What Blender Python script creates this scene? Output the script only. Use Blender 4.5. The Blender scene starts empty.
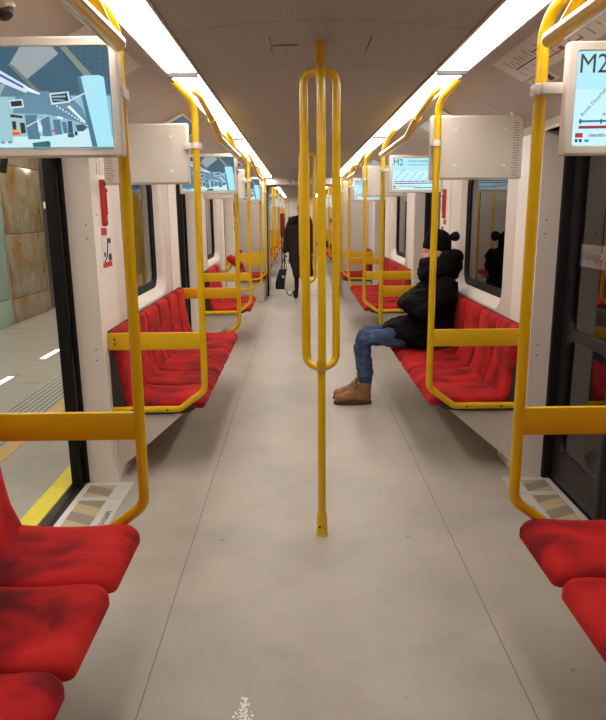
import bpy, bmesh, math, random
from mathutils import Vector, Matrix, Euler, noise
random.seed(7)
S = bpy.context.scene
COL = S.collection
R = math.radians

# ------------------------------------------------------------------ materials
def lin(r, g, b):
    def f(c):
        c /= 255.0
        return c / 12.92 if c <= 0.04045 else ((c + 0.055) / 1.055) ** 2.4
    return (f(r), f(g), f(b), 1.0)

def new_mat(name):
    m = bpy.data.materials.new(name); m.use_nodes = True
    nt = m.node_tree
    return m, nt, nt.nodes['Principled BSDF']

def N(nt, typ, **kw):
    n = nt.nodes.new(typ)
    for k, v in kw.items():
        if k in n.inputs: n.inputs[k].default_value = v
        else: setattr(n, k, v)
    return n

def ramp(nt, stops):
    n = nt.nodes.new('ShaderNodeValToRGB')
    e = n.color_ramp.elements
    while len(e) < len(stops): e.new(0.5)
    for i, (p, c) in enumerate(stops):
        e[i].position = p; e[i].color = c
    return n

def coords(nt, scale=(1, 1, 1)):
    t = nt.nodes.new('ShaderNodeTexCoord')
    mp = nt.nodes.new('ShaderNodeMapping'); mp.inputs['Scale'].default_value = scale
    nt.links.new(t.outputs['Object'], mp.inputs['Vector'])
    return mp.outputs['Vector']

def plain(name, c, rough=0.5, metal=0.0, coat=0.0, var=0.06, vscale=6.0, bump=0.0, bscale=200.0, spec=0.5):
    m, nt, b = new_mat(name)
    v = coords(nt)
    no = N(nt, 'ShaderNodeTexNoise', Scale=vscale, Detail=5.0, Roughness=0.6)
    nt.links.new(v, no.inputs['Vector'])
    lo = tuple(x * (1 - var) for x in c[:3]) + (1,)
    hi = tuple(min(1, x * (1 + var)) for x in c[:3]) + (1,)
    rp = ramp(nt, [(0.3, lo), (0.7, hi)])
    nt.links.new(no.outputs['Fac'], rp.inputs['Fac'])
    nt.links.new(rp.outputs['Color'], b.inputs['Base Color'])
    b.inputs['Roughness'].default_value = rough
    b.inputs['Metallic'].default_value = metal
    b.inputs['Coat Weight'].default_value = coat
    b.inputs['Specular IOR Level'].default_value = spec
    if bump:
        n2 = N(nt, 'ShaderNodeTexNoise', Scale=bscale, Detail=3.0)
        nt.links.new(v, n2.inputs['Vector'])
        bp = N(nt, 'ShaderNodeBump', Strength=bump, Distance=0.002)
        nt.links.new(n2.outputs['Fac'], bp.inputs['Height'])
        nt.links.new(bp.outputs['Normal'], b.inputs['Normal'])
    return m

def emit(name, c, s):
    m, nt, b = new_mat(name)
    b.inputs['Base Color'].default_value = (0.02, 0.02, 0.02, 1)
    b.inputs['Emission Color'].default_value = c
    b.inputs['Emission Strength'].default_value = s
    b.inputs['Roughness'].default_value = 0.25
    return m

MAT = {}
MAT['yellow'] = plain('yellow_paint', lin(228, 182, 6), 0.28, coat=0.3, var=0.04, vscale=9)
MAT['board'] = plain('yellow_board', lin(224, 176, 8), 0.42, var=0.03)
MAT['wall'] = plain('wall_paint', lin(226, 214, 203), 0.42, var=0.02, vscale=2)
MAT['pillar'] = plain('pillar_paint', lin(228, 217, 206), 0.4, var=0.02, vscale=2)
MAT['cove'] = plain('cove_paint', lin(186, 176, 170), 0.5, var=0.02, vscale=2)
MAT['plastic'] = plain('beige_plastic', lin(220, 210, 198), 0.4, var=0.02)
MAT['panel_grey'] = plain('grey_panel', lin(205, 198, 190), 0.45, var=0.02)
MAT['dark_shell'] = plain('dark_shell', lin(52, 46, 45), 0.6, var=0.08)
MAT['support'] = plain('support_paint', lin(208, 199, 188), 0.5, var=0.04)
MAT['rubber'] = plain('black_rubber', lin(18, 16, 17), 0.6, var=0.15, spec=0.25)
MAT['dark_frame'] = plain('dark_frame', lin(46, 42, 44), 0.35, metal=0.3, var=0.06)
MAT['steel'] = plain('steel', lin(196, 192, 186), 0.33, metal=0.7, var=0.05, vscale=12)
MAT['white'] = plain('white_plastic', lin(240, 236, 230), 0.4, var=0.01)
MAT['black'] = plain('black_plastic', lin(18, 18, 20), 0.4, var=0.1)
MAT['red_plastic'] = plain('red_plastic', lin(188, 52, 44), 0.35, var=0.04)
MAT['red_print'] = plain('red_print', lin(200, 40, 38), 0.5, var=0.03)
MAT['blue_print'] = plain('blue_print', lin(30, 44, 90), 0.5, var=0.03)
MAT['dark_red'] = plain('dark_red', lin(120, 26, 30), 0.7, var=0.1)
MAT['bar_grey'] = plain('bar_grey', lin(66, 62, 60), 0.7, var=0.05, spec=0.2)
MAT['plate'] = plain('threshold_plate', lin(206, 202, 194), 0.4, metal=0.15, var=0.04)
MAT['sign_added_glow'] = emit('sign_added_glow', lin(200, 186, 176), 0.34)  # glow added to the name band so it shows in the dark tunnel
MAT['ink'] = plain('ink', lin(60, 56, 66), 0.6, var=0.05)
MAT['paper'] = plain('paper', lin(228, 220, 212), 0.55, var=0.02)
MAT['jacket'] = plain('black_jacket', lin(9, 8, 9), 0.8, var=0.25, vscale=14, bump=0.2, bscale=60, spec=0.15)
MAT['knit'] = plain('black_knit', lin(10, 9, 10), 0.95, var=0.3, vscale=60, bump=0.7, bscale=240, spec=0.2)
MAT['fur'] = plain('dark_fur', lin(30, 24, 22), 0.95, var=0.4, vscale=60, bump=0.9, bscale=180, spec=0.2)
MAT['coat'] = plain('brown_coat', lin(42, 31, 28), 0.85, var=0.18, vscale=18, spec=0.25)
MAT['skin'] = plain('skin', lin(222, 172, 146), 0.5, var=0.04)
MAT['hair'] = plain('dark_hair', lin(45, 30, 22), 0.6, var=0.25, vscale=40)
MAT['hair_brown'] = plain('brown_hair', lin(92, 52, 34), 0.6, var=0.25, vscale=40)
MAT['pink_top'] = plain('pink_top', lin(196, 150, 138), 0.8, var=0.1)
MAT['grey_trousers'] = plain('grey_trousers', lin(70, 66, 70), 0.85, var=0.15)
MAT['boot'] = plain('boot_leather', lin(150, 104, 62), 0.6, var=0.16, vscale=22, bump=0.3, bscale=120)
MAT['sole'] = plain('boot_sole', lin(70, 50, 38), 0.7, var=0.1)
MAT['lace'] = plain('lace', lin(170, 132, 92), 0.8, var=0.1)
MAT['bag_black'] = plain('bag_leather', lin(13, 12, 13), 0.5, var=0.15, spec=0.25)
MAT['bag_white'] = plain('bag_plastic', lin(214, 206, 198), 0.5, var=0.05)
MAT['tile_dark'] = plain('dark_panel', lin(64, 62, 58), 0.3, var=0.1)
MAT['tunnel'] = plain('tunnel_wall', lin(52, 44, 42), 0.85, var=0.3, vscale=3)
MAT['eye'] = plain('eye', lin(30, 24, 22), 0.2, var=0.05)
MAT['strip_yellow'] = plain('edge_yellow', lin(232, 214, 48), 0.6, var=0.06, vscale=30)
MAT['strip_tan'] = plain('edge_tan', lin(198, 160, 96), 0.6, var=0.06, vscale=30)
MAT['tactile'] = plain('tactile', lin(126, 122, 110), 0.5, var=0.06)
MAT['tactile_dot'] = plain('tactile_dot', lin(205, 204, 194), 0.4, var=0.05)
MAT['hatch_tan'] = plain('hatch_tan', lin(182, 164, 126), 0.6, var=0.06, vscale=30)
MAT['hatch_grey'] = plain('hatch_grey', lin(140, 130, 116), 0.6, var=0.06, vscale=30)
MAT['blue_ad'] = plain('blue_advert', lin(70, 110, 160), 0.25, var=0.5, vscale=12)
MAT['pale_ad'] = plain('pale_advert', lin(190, 208, 224), 0.25, var=0.15, vscale=12)
MAT['diffuser'] = emit('light_diffuser', (1.0, 0.94, 0.88, 1), 11.0)
MAT['floor_lamp'] = emit('floor_lamp', (0.95, 0.97, 1.0, 1), 2.2)

# red mottled upholstery
def red_fabric():
    m, nt, b = new_mat('red_upholstery')
    t = nt.nodes.new('ShaderNodeTexCoord')
    inf = nt.nodes.new('ShaderNodeObjectInfo')
    add = N(nt, 'ShaderNodeVectorMath', operation='ADD')
    sc = N(nt, 'ShaderNodeVectorMath', operation='SCALE'); sc.inputs['Scale'].default_value = 13.0
    cmb = nt.nodes.new('ShaderNodeCombineXYZ')
    for k in 'XYZ': nt.links.new(inf.outputs['Random'], cmb.inputs[k])
    nt.links.new(cmb.outputs[0], sc.inputs[0])
    nt.links.new(t.outputs['Object'], add.inputs[0]); nt.links.new(sc.outputs[0], add.inputs[1])
    mp = nt.nodes.new('ShaderNodeMapping'); mp.inputs['Scale'].default_value = (4.0, 6.0, 5.0)
    nt.links.new(add.outputs[0], mp.inputs['Vector'])
    no = N(nt, 'ShaderNodeTexNoise', Scale=1.0, Detail=3.0, Roughness=0.55, Distortion=0.35)
    nt.links.new(mp.outputs[0], no.inputs['Vector'])
    rp = ramp(nt, [(0.28, lin(86, 17, 27)), (0.42, lin(138, 25, 32)), (0.54, lin(186, 31, 33)), (0.72, lin(206, 45, 41))])
    nt.links.new(no.outputs['Fac'], rp.inputs['Fac'])
    nt.links.new(rp.outputs['Color'], b.inputs['Base Color'])
    b.inputs['Roughness'].default_value = 0.85
    b.inputs['Sheen Weight'].default_value = 0.4
    b.inputs['Sheen Roughness'].default_value = 0.4
    b.inputs['Sheen Tint'].default_value = lin(240, 90, 70)
    b.inputs['Specular IOR Level'].default_value = 0.2
    f = N(nt, 'ShaderNodeTexNoise', Scale=700.0, Detail=2.0)
    nt.links.new(t.outputs['Object'], f.inputs['Vector'])
    bp = N(nt, 'ShaderNodeBump', Strength=0.25, Distance=0.002)
    nt.links.new(f.outputs['Fac'], bp.inputs['Height']); nt.links.new(bp.outputs['Normal'], b.inputs['Normal'])
    return m
MAT['red'] = red_fabric()

def floor_mat():
    m, nt, b = new_mat('vinyl_floor')
    t = nt.nodes.new('ShaderNodeTexCoord'); P = t.outputs['Object']
    n1 = N(nt, 'ShaderNodeTexNoise', Scale=1.6, Detail=7.0, Roughness=0.62); nt.links.new(P, n1.inputs['Vector'])
    rp = ramp(nt, [(0.28, lin(160, 152, 140)), (0.5, lin(178, 169, 156)), (0.72, lin(192, 183, 170))])
    nt.links.new(n1.outputs['Fac'], rp.inputs['Fac'])
    # fine speckle
    n2 = N(nt, 'ShaderNodeTexNoise', Scale=220.0, Detail=2.0); nt.links.new(P, n2.inputs['Vector'])
    r2 = ramp(nt, [(0.3, (0.93, 0.93, 0.93, 1)), (0.7, (1.03, 1.03, 1.03, 1))]); nt.links.new(n2.outputs['Fac'], r2.inputs['Fac'])
    mx = N(nt, 'ShaderNodeMix', data_type='RGBA', blend_type='MULTIPLY'); mx.inputs[0].default_value = 1
    nt.links.new(rp.outputs['Color'], mx.inputs[6]); nt.links.new(r2.outputs['Color'], mx.inputs[7])
    # dirt specks (worn marks)
    vo = N(nt, 'ShaderNodeTexVoronoi', Scale=3.3); nt.links.new(P, vo.inputs['Vector'])
    r3 = ramp(nt, [(0.018, (0.55, 0.47, 0.40, 1)), (0.045, (1, 1, 1, 1))]); nt.links.new(vo.outputs['Distance'], r3.inputs['Fac'])
    m2 = N(nt, 'ShaderNodeMix', data_type='RGBA', blend_type='MULTIPLY'); m2.inputs[0].default_value = 0.8
    nt.links.new(mx.outputs[2], m2.inputs[6]); nt.links.new(r3.outputs['Color'], m2.inputs[7])
    nt.links.new(m2.outputs[2], b.inputs['Base Color'])
    rr = ramp(nt, [(0.3, (0.33,) * 3 + (1,)), (0.7, (0.47,) * 3 + (1,))]); nt.links.new(n1.outputs['Fac'], rr.inputs['Fac'])
    nt.links.new(rr.outputs['Color'], b.inputs['Roughness'])
    b.inputs['Specular IOR Level'].default_value = 0.4
    return m
MAT['floor'] = floor_mat()

def ceiling_mat():
    m, nt, b = new_mat('perforated_ceiling')
    t = nt.nodes.new('ShaderNodeTexCoord'); P = t.outputs['Object']
    mp = nt.nodes.new('ShaderNodeMapping'); mp.inputs['Scale'].default_value = (1, 1, 0)
    nt.links.new(P, mp.inputs['Vector'])
    vo = N(nt, 'ShaderNodeTexVoronoi', Scale=95.0, Randomness=0.0); vo.voronoi_dimensions = '2D'; nt.links.new(mp.outputs[0], vo.inputs['Vector'])
    rp = ramp(nt, [(0.20, lin(134, 132, 132)), (0.36, lin(172, 169, 168))]); nt.links.new(vo.outputs['Distance'], rp.inputs['Fac'])
    nt.links.new(rp.outputs['Color'], b.inputs['Base Color'])
    b.inputs['Roughness'].default_value = 0.6
    return m
MAT['ceiling'] = ceiling_mat()
MAT['ceiling_seam'] = plain('ceiling_seam', lin(112, 105, 100), 0.7, var=0.05)

def glass(name, tint, ior=1.9, rough=0.0):
    m, nt, b = new_mat(name)
    nt.nodes.remove(b)
    out = nt.nodes['Material Output']
    tr = N(nt, 'ShaderNodeBsdfTransparent'); tr.inputs['Color'].default_value = tint
    gl = N(nt, 'ShaderNodeBsdfGlossy'); gl.inputs['Roughness'].default_value = rough
    gl.inputs['Color'].default_value = (0.95, 0.95, 0.95, 1)
    fr = N(nt, 'ShaderNodeFresnel', IOR=ior)
    mx = nt.nodes.new('ShaderNodeMixShader')
    # only the entry face reflects; the exit face of the thin pane lets the straight ray through
    ge = nt.nodes.new('ShaderNodeNewGeometry')
    iv = N(nt, 'ShaderNodeMath', operation='SUBTRACT'); iv.inputs[0].default_value = 1.0
    ml = N(nt, 'ShaderNodeMath', operation='MULTIPLY')
    nt.links.new(ge.outputs['Backfacing'], iv.inputs[1])
    nt.links.new(fr.outputs[0], ml.inputs[0]); nt.links.new(iv.outputs[0], ml.inputs[1])
    nt.links.new(ml.outputs[0], mx.inputs[0]); nt.links.new(tr.outputs[0], mx.inputs[1]); nt.links.new(gl.outputs[0], mx.inputs[2])
    nt.links.new(mx.outputs[0], out.inputs['Surface'])
    return m
MAT['glass'] = glass('window_glass', (0.8, 0.82, 0.8, 1), 1.55)
MAT['glass_tint'] = glass('tinted_glass', (0.68, 0.60, 0.60, 1), 2.0)

def denim():
    m, nt, b = new_mat('denim')
    P = coords(nt)
    n = N(nt, 'ShaderNodeTexNoise', Scale=9.0, Detail=6.0, Roughness=0.65); nt.links.new(P, n.inputs['Vector'])
    rp = ramp(nt, [(0.3, lin(36, 52, 82)), (0.55, lin(58, 80, 114)), (0.75, lin(92, 114, 144))])
    nt.links.new(n.outputs['Fac'], rp.inputs['Fac']); nt.links.new(rp.outputs['Color'], b.inputs['Base Color'])
    b.inputs['Roughness'].default_value = 0.85
    return m
MAT['denim'] = denim()

def marble():
    m, nt, b = new_mat('brown_marble')
    P = coords(nt, (1, 1.0, 0.7))
    n = N(nt, 'ShaderNodeTexNoise', Scale=1.7, Detail=9.0, Roughness=0.66, Distortion=1.6); nt.links.new(P, n.inputs['Vector'])
    rp = ramp(nt, [(0.28, lin(112, 88, 56)), (0.40, lin(150, 108, 58)), (0.47, lin(140, 124, 96)), (0.62, lin(158, 148, 124)), (0.75, lin(112, 98, 76))])
    nt.links.new(n.outputs['Fac'], rp.inputs['Fac']); nt.links.new(rp.outputs['Color'], b.inputs['Base Color'])
    b.inputs['Roughness'].default_value = 0.15
    return m
MAT['marble'] = marble()
MAT['pgreen'] = plain('lift_glass', lin(150, 178, 164), 0.12, var=0.1, vscale=1.2)
MAT['pfloor'] = plain('platform_granite', lin(170, 162, 148), 0.3, var=0.10, vscale=5)

def screen_mat():
    m, nt, b = new_mat('screen_picture')
    a = nt.nodes.new('ShaderNodeVertexColor'); a.layer_name = 'Col'
    nt.links.new(a.outputs['Color'], b.inputs['Emission Color'])
    b.inputs['Base Color'].default_value = (0.02, 0.02, 0.02, 1)
    b.inputs['Emission Strength'].default_value = 0.78
    b.inputs['Roughness'].default_value = 0.15
    return m
MAT['screen'] = screen_mat()

# ------------------------------------------------------------------ mesh helpers
def B(): return bmesh.new()

def obj(name, bm, mats, parent=None, origin=None, sharp=35, smooth=True):
    if not isinstance(mats, (list, tuple)): mats = [mats]
    bmesh.ops.recalc_face_normals(bm, faces=bm.faces[:])
    me = bpy.data.meshes.new(name)
    if origin is not None:
        bmesh.ops.translate(bm, verts=bm.verts[:], vec=-Vector(origin))
    bm.to_mesh(me); bm.free()
    for m in mats: me.materials.append(MAT[m] if isinstance(m, str) else m)
    if smooth:
        for p in me.polygons: p.use_smooth = True
        me.set_sharp_from_angle(angle=R(sharp))
    o = bpy.data.objects.new(name, me); COL.objects.link(o)
    if parent: o.parent = parent
    elif origin is not None: o.location = origin
    return o

def thing(name, label, cat, loc=(0, 0, 0), rz=0.0, group=None):
    o = bpy.data.objects.new(name, None); COL.objects.link(o)
    o.empty_display_size = 0.05
    o.location = loc; o.rotation_euler = (0, 0, rz)
    return tag(o, label, cat, group)

def tag(o, label, cat, group=None):
    o['label'] = label; o['category'] = cat
    if group: o['group'] = group
    return o

def struct(o, label=None):
    o['kind'] = 'structure'
    if label: o['label'] = label
    return o

def copy_tree(o, parent=None):
    c = o.copy(); COL.objects.link(c)
    if parent: c.parent = parent
    for ch in list(o.children): copy_tree(ch, c)
    return c

def box(bm, lo, hi, bevel=0.0, mi=0, seg=2):
    n0 = set(bm.faces)
    c = [(a + b) / 2 for a, b in zip(lo, hi)]; s = [abs(b - a) for a, b in zip(lo, hi)]
    r = bmesh.ops.create_cube(bm, size=1.0, matrix=Matrix.Translation(c) @ Matrix.Diagonal((*s, 1)))
    if bevel:
        es = list({e for v in r['verts'] for e in v.link_edges})
        bmesh.ops.bevel(bm, geom=es, offset=bevel, segments=seg, affect='EDGES', profile=0.5)
    for f in bm.faces:
        if f not in n0: f.material_index = mi

def fillet_path(pts, rad, seg=7):
    pts = [Vector(p) for p in pts]
    if not isinstance(rad, (list, tuple)): rad = [rad] * len(pts)
    out = [pts[0]]
    for i in range(1, len(pts) - 1):
        a, p, b = pts[i - 1], pts[i], pts[i + 1]
        u = (a - p).normalized(); v = (b - p).normalized()
        ang = u.angle(v)
        if ang > math.pi - 0.02 or rad[i] <= 0: out.append(p); continue
        tl = min(rad[i] / math.tan(ang / 2), (a - p).length * 0.49, (b - p).length * 0.49)
        r = tl * math.tan(ang / 2)
        cen = p + (u + v).normalized() * (r / math.sin(ang / 2))
        s, e = p + u * tl - cen, p + v * tl - cen
        tot = s.angle(e); ax = s.cross(e).normalized()
        for k in range(seg + 1):
            out.append(cen + Matrix.Rotation(tot * k / seg, 3, ax) @ s)
    out.append(pts[-1])
    return out

def tube(bm, pts, r, n=14, fillet=0.0, mi=0, caps=True, seg=7, radii=None, round_end=False):
    P = fillet_path(pts, fillet, seg) if fillet else [Vector(p) for p in pts]
    t0 = (P[1] - P[0]).normalized()
    ref = Vector((0, 0, 1)) if abs(t0.z) < 0.9 else Vector((1, 0, 0))
    nrm = t0.cross(ref).normalized()
    rings = []
    for i, p in enumerate(P):
        if i == 0: t = t0
        elif i == len(P) - 1: t = (P[i] - P[i - 1]).normalized()
        else: t = ((P[i] - P[i - 1]).normalized() + (P[i + 1] - P[i]).normalized()).normalized()
        nrm = (nrm - t * nrm.dot(t)).normalized(); bi = t.cross(nrm)
        rr = radii[i] if radii else r
        rings.append([bm.verts.new(p + (nrm * math.cos(2 * math.pi * k / n) + bi * math.sin(2 * math.pi * k / n)) * rr) for k in range(n)])
    for a, b in zip(rings, rings[1:]):
        for k in range(n):
            bm.faces.new((a[k], a[(k + 1) % n], b[(k + 1) % n], b[k])).material_index = mi
    if caps:
        bm.faces.new(rings[0]).material_index = mi; bm.faces.new(rings[-1][::-1]).material_index = mi

def rod(bm, a, b, r, n=12, mi=0): tube(bm, [a, b], r, n, mi=mi)

def lathe(bm, prof, c=(0, 0, 0), n=24, mi=0):
    rings = [[bm.verts.new((c[0] + r * math.cos(2 * math.pi * k / n), c[1] + r * math.sin(2 * math.pi * k / n), c[2] + z)) for k in range(n)] for r, z in prof]
    for a, b in zip(rings, rings[1:]):
        for k in range(n): bm.faces.new((a[k], a[(k + 1) % n], b[(k + 1) % n], b[k])).material_index = mi
    bm.faces.new(rings[0][::-1]).material_index = mi; bm.faces.new(rings[-1]).material_index = mi

def extrude_xz(bm, prof, y0, y1, mi=0, sx=1):
    """closed (x,z) outline pushed along Y"""
    a = [bm.verts.new((sx * x, y0, z)) for x, z in prof]; b = [bm.verts.new((sx * x, y1, z)) for x, z in prof]
    n = len(prof)
    for k in range(n): bm.faces.new((a[k], a[(k + 1) % n], b[(k + 1) % n], b[k])).material_index = mi
    bm.faces.new(a[::-1]).material_index = mi; bm.faces.new(b).material_index = mi

def strip_xz(bm, prof, y0, y1, mi=0, sx=1):
    """open (x,z) line pushed along Y"""
    a = [bm.verts.new((sx * x, y0, z)) for x, z in prof]; b = [bm.verts.new((sx * x, y1, z)) for x, z in prof]
    for k in range(len(prof) - 1): bm.faces.new((a[k], a[k + 1], b[k + 1], b[k])).material_index = mi

def quad(bm, pts, mi=0):
    f = bm.faces.new([bm.verts.new(p) for p in pts]); f.material_index = mi; return f

def rr(x0, x1, y0, y1, rad, seg=6):
    """rounded rectangle outline; rad = one radius or four (x1y1, x0y1, x0y0, x1y0)"""
    if not isinstance(rad, (list, tuple)): rad = [rad] * 4
    out = []
    for (cx, cy, a0), r in zip(((x1, y1, 0), (x0, y1, 90), (x0, y0, 180), (x1, y0, 270)), rad):
        sx = -1 if cx == x1 else 1; sy = -1 if cy == y1 else 1
        for k in range(seg + 1):
            a = R(a0 + 90 * k / seg)
            out.append((cx + sx * r + r * math.cos(a), cy + sy * r + r * math.sin(a)))
    return out

def rrd(x0, x1, y0, y1, rad, seg=6, n=9):
    q = rr(x0, x1, y0, y1, rad, seg); m = seg + 1; out = []
    for c in range(4):
        out += q[c * m:(c + 1) * m]
        a, b = q[(c + 1) * m - 1], q[((c + 1) * m) % len(q)]
        out += [(a[0] + (b[0] - a[0]) * k / n, a[1] + (b[1] - a[1]) * k / n) for k in range(1, n)]
    return out

def loft(bm, loops, cap0=True, cap1=True, mi=0):
    L = [[bm.verts.new(p) for p in lp] for lp in loops]
    n = len(L[0])
    for a, b in zip(L, L[1:]):
        for k in range(n): bm.faces.new((a[k], a[(k + 1) % n], b[(k + 1) % n], b[k])).material_index = mi
    if cap0: bm.faces.new(L[0][::-1]).material_index = mi
    if cap1: bm.faces.new(L[-1]).material_index = mi

def panel_with_holes(bm, outer, holes, f, mi=0):
    """flat panel: outlines are 2D, f maps them to 3D"""
    n0 = set(bm.faces); es = []
    for lp in [outer] + holes:
        vs = [bm.verts.new(f(p)) for p in lp]
        es += [bm.edges.new((vs[k], vs[(k + 1) % len(vs)])) for k in range(len(vs))]
    bmesh.ops.triangle_fill(bm, edges=es, use_beauty=True)
    for fc in bm.faces:
        if fc not in n0: fc.material_index = mi

def ellipsoid(bm, c, r, rot=None, u=20, v=14, mi=0):
    M = Matrix.Translation(c) @ (rot.to_4x4() if rot else Matrix.Identity(4)) @ Matrix.Diagonal((*r, 1))
    n0 = set(bm.faces)
    bmesh.ops.create_uvsphere(bm, u_segments=u, v_segments=v, radius=1.0, matrix=M)
    for f in bm.faces:
        if f not in n0: f.material_index = mi

def eval_mesh(me, mods):
    o = bpy.data.objects.new('tmp', me); COL.objects.link(o)
    for typ, kw in mods:
        m = o.modifiers.new(typ, typ)
        for k, v in kw.items(): setattr(m, k, v)
    dg = bpy.context.evaluated_depsgraph_get(); dg.update()
    res = bpy.data.meshes.new_from_object(o.evaluated_get(dg), depsgraph=dg)
    bpy.data.objects.remove(o)
    return res

def skin_bm(chains, root, sub=2):
    """chains: lists of (x,y,z,r); points shared when equal. Returns a bmesh of the skinned surface."""
    me = bpy.data.meshes.new('sk'); idx = {}; vs = []; rad = []; es = []
    for ch in chains:
        prev = None
        for p in ch:
            k = tuple(round(c, 4) for c in p[:3])
            if k not in idx: idx[k] = len(vs); vs.append(p[:3]); rad.append(p[3])
            if prev is not None and prev != idx[k]: es.append((prev, idx[k]))
            prev = idx[k]
    me.from_pydata(vs, es, [])
    o = bpy.data.objects.new('tmp', me); COL.objects.link(o)
    sm = o.modifiers.new('s', 'SKIN'); sm.use_smooth_shade = True
    for i, r in enumerate(rad):
        d = me.skin_vertices[0].data[i]
        d.radius = (r, r) if not isinstance(r, tuple) else r
        d.use_root = (i == root)
    ss = o.modifiers.new('u', 'SUBSURF'); ss.levels = sub; ss.render_levels = sub
    dg = bpy.context.evaluated_depsgraph_get(); dg.update()
    res = bpy.data.meshes.new_from_object(o.evaluated_get(dg), depsgraph=dg)
    bpy.data.objects.remove(o)
    bm = bmesh.new(); bm.from_mesh(res); bpy.data.meshes.remove(res)
    return bm

def remesh(bm, voxel, smooth_it=4):
    me = bpy.data.meshes.new('rm'); bmesh.ops.recalc_face_normals(bm, faces=bm.faces[:]); bm.to_mesh(me); bm.free()
    res = eval_mesh(me, [('REMESH', dict(mode='VOXEL', voxel_size=voxel)), ('SMOOTH', dict(factor=0.5, iterations=smooth_it))])
    b2 = bmesh.new(); b2.from_mesh(res); bpy.data.meshes.remove(res)
    return b2

def merge(bm, other):
    me = bpy.data.meshes.new('mg'); other.to_mesh(me); other.free(); bm.from_mesh(me); bpy.data.meshes.remove(me)

def wrinkle(bm, amp, freq, aniso=(1, 1, 1), seed=0):
    bm.normal_update()
    for v in bm.verts:
        p = Vector((v.co.x * aniso[0], v.co.y * aniso[1], v.co.z * aniso[2])) * freq + Vector((seed, seed * 2.1, 0))
        v.co += v.normal * amp * noise.fractal(p, 0.7, 2.0, 3)

def text_obj(name, txt, size, mat, parent, loc, rot=(math.pi / 2, 0, 0), align='LEFT', shear=0.0, sx=1.0, off=0.0):
    cu = bpy.data.curves.new('txt', 'FONT'); cu.body = txt; cu.size = size; cu.align_x = align; cu.resolution_u = 3
    cu.shear = shear; cu.offset = off
    t = bpy.data.objects.new('txt', cu); COL.objects.link(t)
    dg = bpy.context.evaluated_depsgraph_get(); dg.update()
    me = bpy.data.meshes.new_from_object(t.evaluated_get(dg), depsgraph=dg)
    bpy.data.objects.remove(t); bpy.data.curves.remove(cu)
    me.name = name; me.materials.clear(); me.materials.append(MAT[mat])
    o = bpy.data.objects.new(name, me); COL.objects.link(o)
    o.location = loc; o.rotation_euler = rot; o.scale = (sx, 1, 1)
    if parent: o.parent = parent
    return o

# ------------------------------------------------------------------ layout
XW = 1.175           # inner wall
DOORS1 = [-0.9, 2.85, 6.6, 10.35]
Y0, Y1 = -3.4, 12.15
DOORS2 = [15.05, 18.8, 22.55, 26.3]
Z0, Z1 = 13.15, 28.2

# ------------------------------------------------------------------ camera
cam_d = bpy.data.cameras.new('camera'); cam = bpy.data.objects.new('camera', cam_d); COL.objects.link(cam)
cam_d.sensor_fit = 'VERTICAL'; cam_d.sensor_height = 24; cam_d.lens = 650 / 720 * 24
cam_d.clip_start = 0.02
cam.matrix_world = (Matrix.Translation((-0.098, 0, 1.5)) @ Matrix.Rotation(R(-0.31), 4, 'Z')
                    @ Matrix.Rotation(R(90 - 12.74), 4, 'X') @ Matrix.Rotation(R(-0.6), 4, 'Z'))
S.camera = cam

# ------------------------------------------------------------------ car shell
def car_floor(y0, y1, name, hw=1.30):
    bm = B(); box(bm, (-hw, y0, -0.12), (hw, y1, 0.0))
    for x in (-0.61, 0.61):
        quad(bm, [(x - .0016, y0, .0006), (x + .0016, y0, .0006), (x + .0016, y1, .0006), (x - .0016, y1, .0006)], 1)
    return struct(obj(name, bm, ['floor', 'ceiling_seam'], smooth=False))

def car_ceiling(y0, y1, name):
    bm = B()
    prof = []
    for k in range(17):
        x = -0.54 + 1.08 * k / 16
        prof.append((x, 2.178 - 0.042 * (x / .555) ** 2))
    top = [(x, z + 0.05) for x, z in prof][::-1]
    extrude_xz(bm, prof + top, y0, y1, 0)
    # hairline joints between the ceiling panels
    ys = [2.55, 3.25, 4.72, 6.2, 7.7, 9.2, 10.7] if y0 < 0 else [y0 + 1.5 * k for k in range(1, 10)]
    for y in ys:
        lo = [(x, z - .0008) for x, z in prof]
        strip_xz(bm, lo, y - .002, y + .002, 1)
    if y0 < 0:
        for x in (-.2, .2): box(bm, (x - .002, 2.75, 2.168), (x + .002, 3.03, 2.1725), mi=1)
        box(bm, (-.2, 2.885, 2.170), (-.09, 2.888, 2.1745), mi=1)
    return struct(obj(name, bm, ['ceiling', 'ceiling_seam']))

COVE = [(.54, 2.136), (.54, 2.155), (.69, 2.155), (.70, 2.132), (.735, 2.130), (.745, 2.158), (.80, 2.142), (.95, 2.066), (1.10, 1.985), (1.165, 1.945), (1.18, 1.90)]
def car_cove(y0, y1, name, s, seams):
    bm = B()
    prof = COVE + [(1.38, 1.90), (1.38, 2.25), (.54, 2.25)]
    extrude_xz(bm, prof, y0, y1, 0, s)
    for y in seams:
        strip_xz(bm, [(x, z - .001) for x, z in COVE[5:10]], y - .0025, y + .0025, 1, s)
    return struct(obj(name, bm, ['cove', 'ceiling_seam']))

WIN_OUT = dict(h=.635, z0=.86, z1=1.84, r=.16)
def bay_wall(bm, ya, yb, s, window=True):
    yc = (ya + yb) / 2; X = XW + .008
    hole = rr(yc - .635, yc + .635, .875, 1.84, .15, 7)
    outer = [(ya, 0), (yb, 0), (yb, 1.96), (ya, 1.96)]
    if not window:
        quad(bm, [(s * X, *p) for p in outer]); return
    panel_with_holes(bm, outer, [hole], lambda p: (s * X, p[0], p[1]))
    in1 = rr(yc - .60, yc + .60, .905, 1.81, .125, 7)
    in2 = rr(yc - .575, yc + .575, .935, 1.785, .11, 7)
    loft(bm, [[(s * X, *p) for p in hole], [(s * (X + .022), *p) for p in in1], [(s * (X + .075), *p) for p in in2]], False, False)

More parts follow.
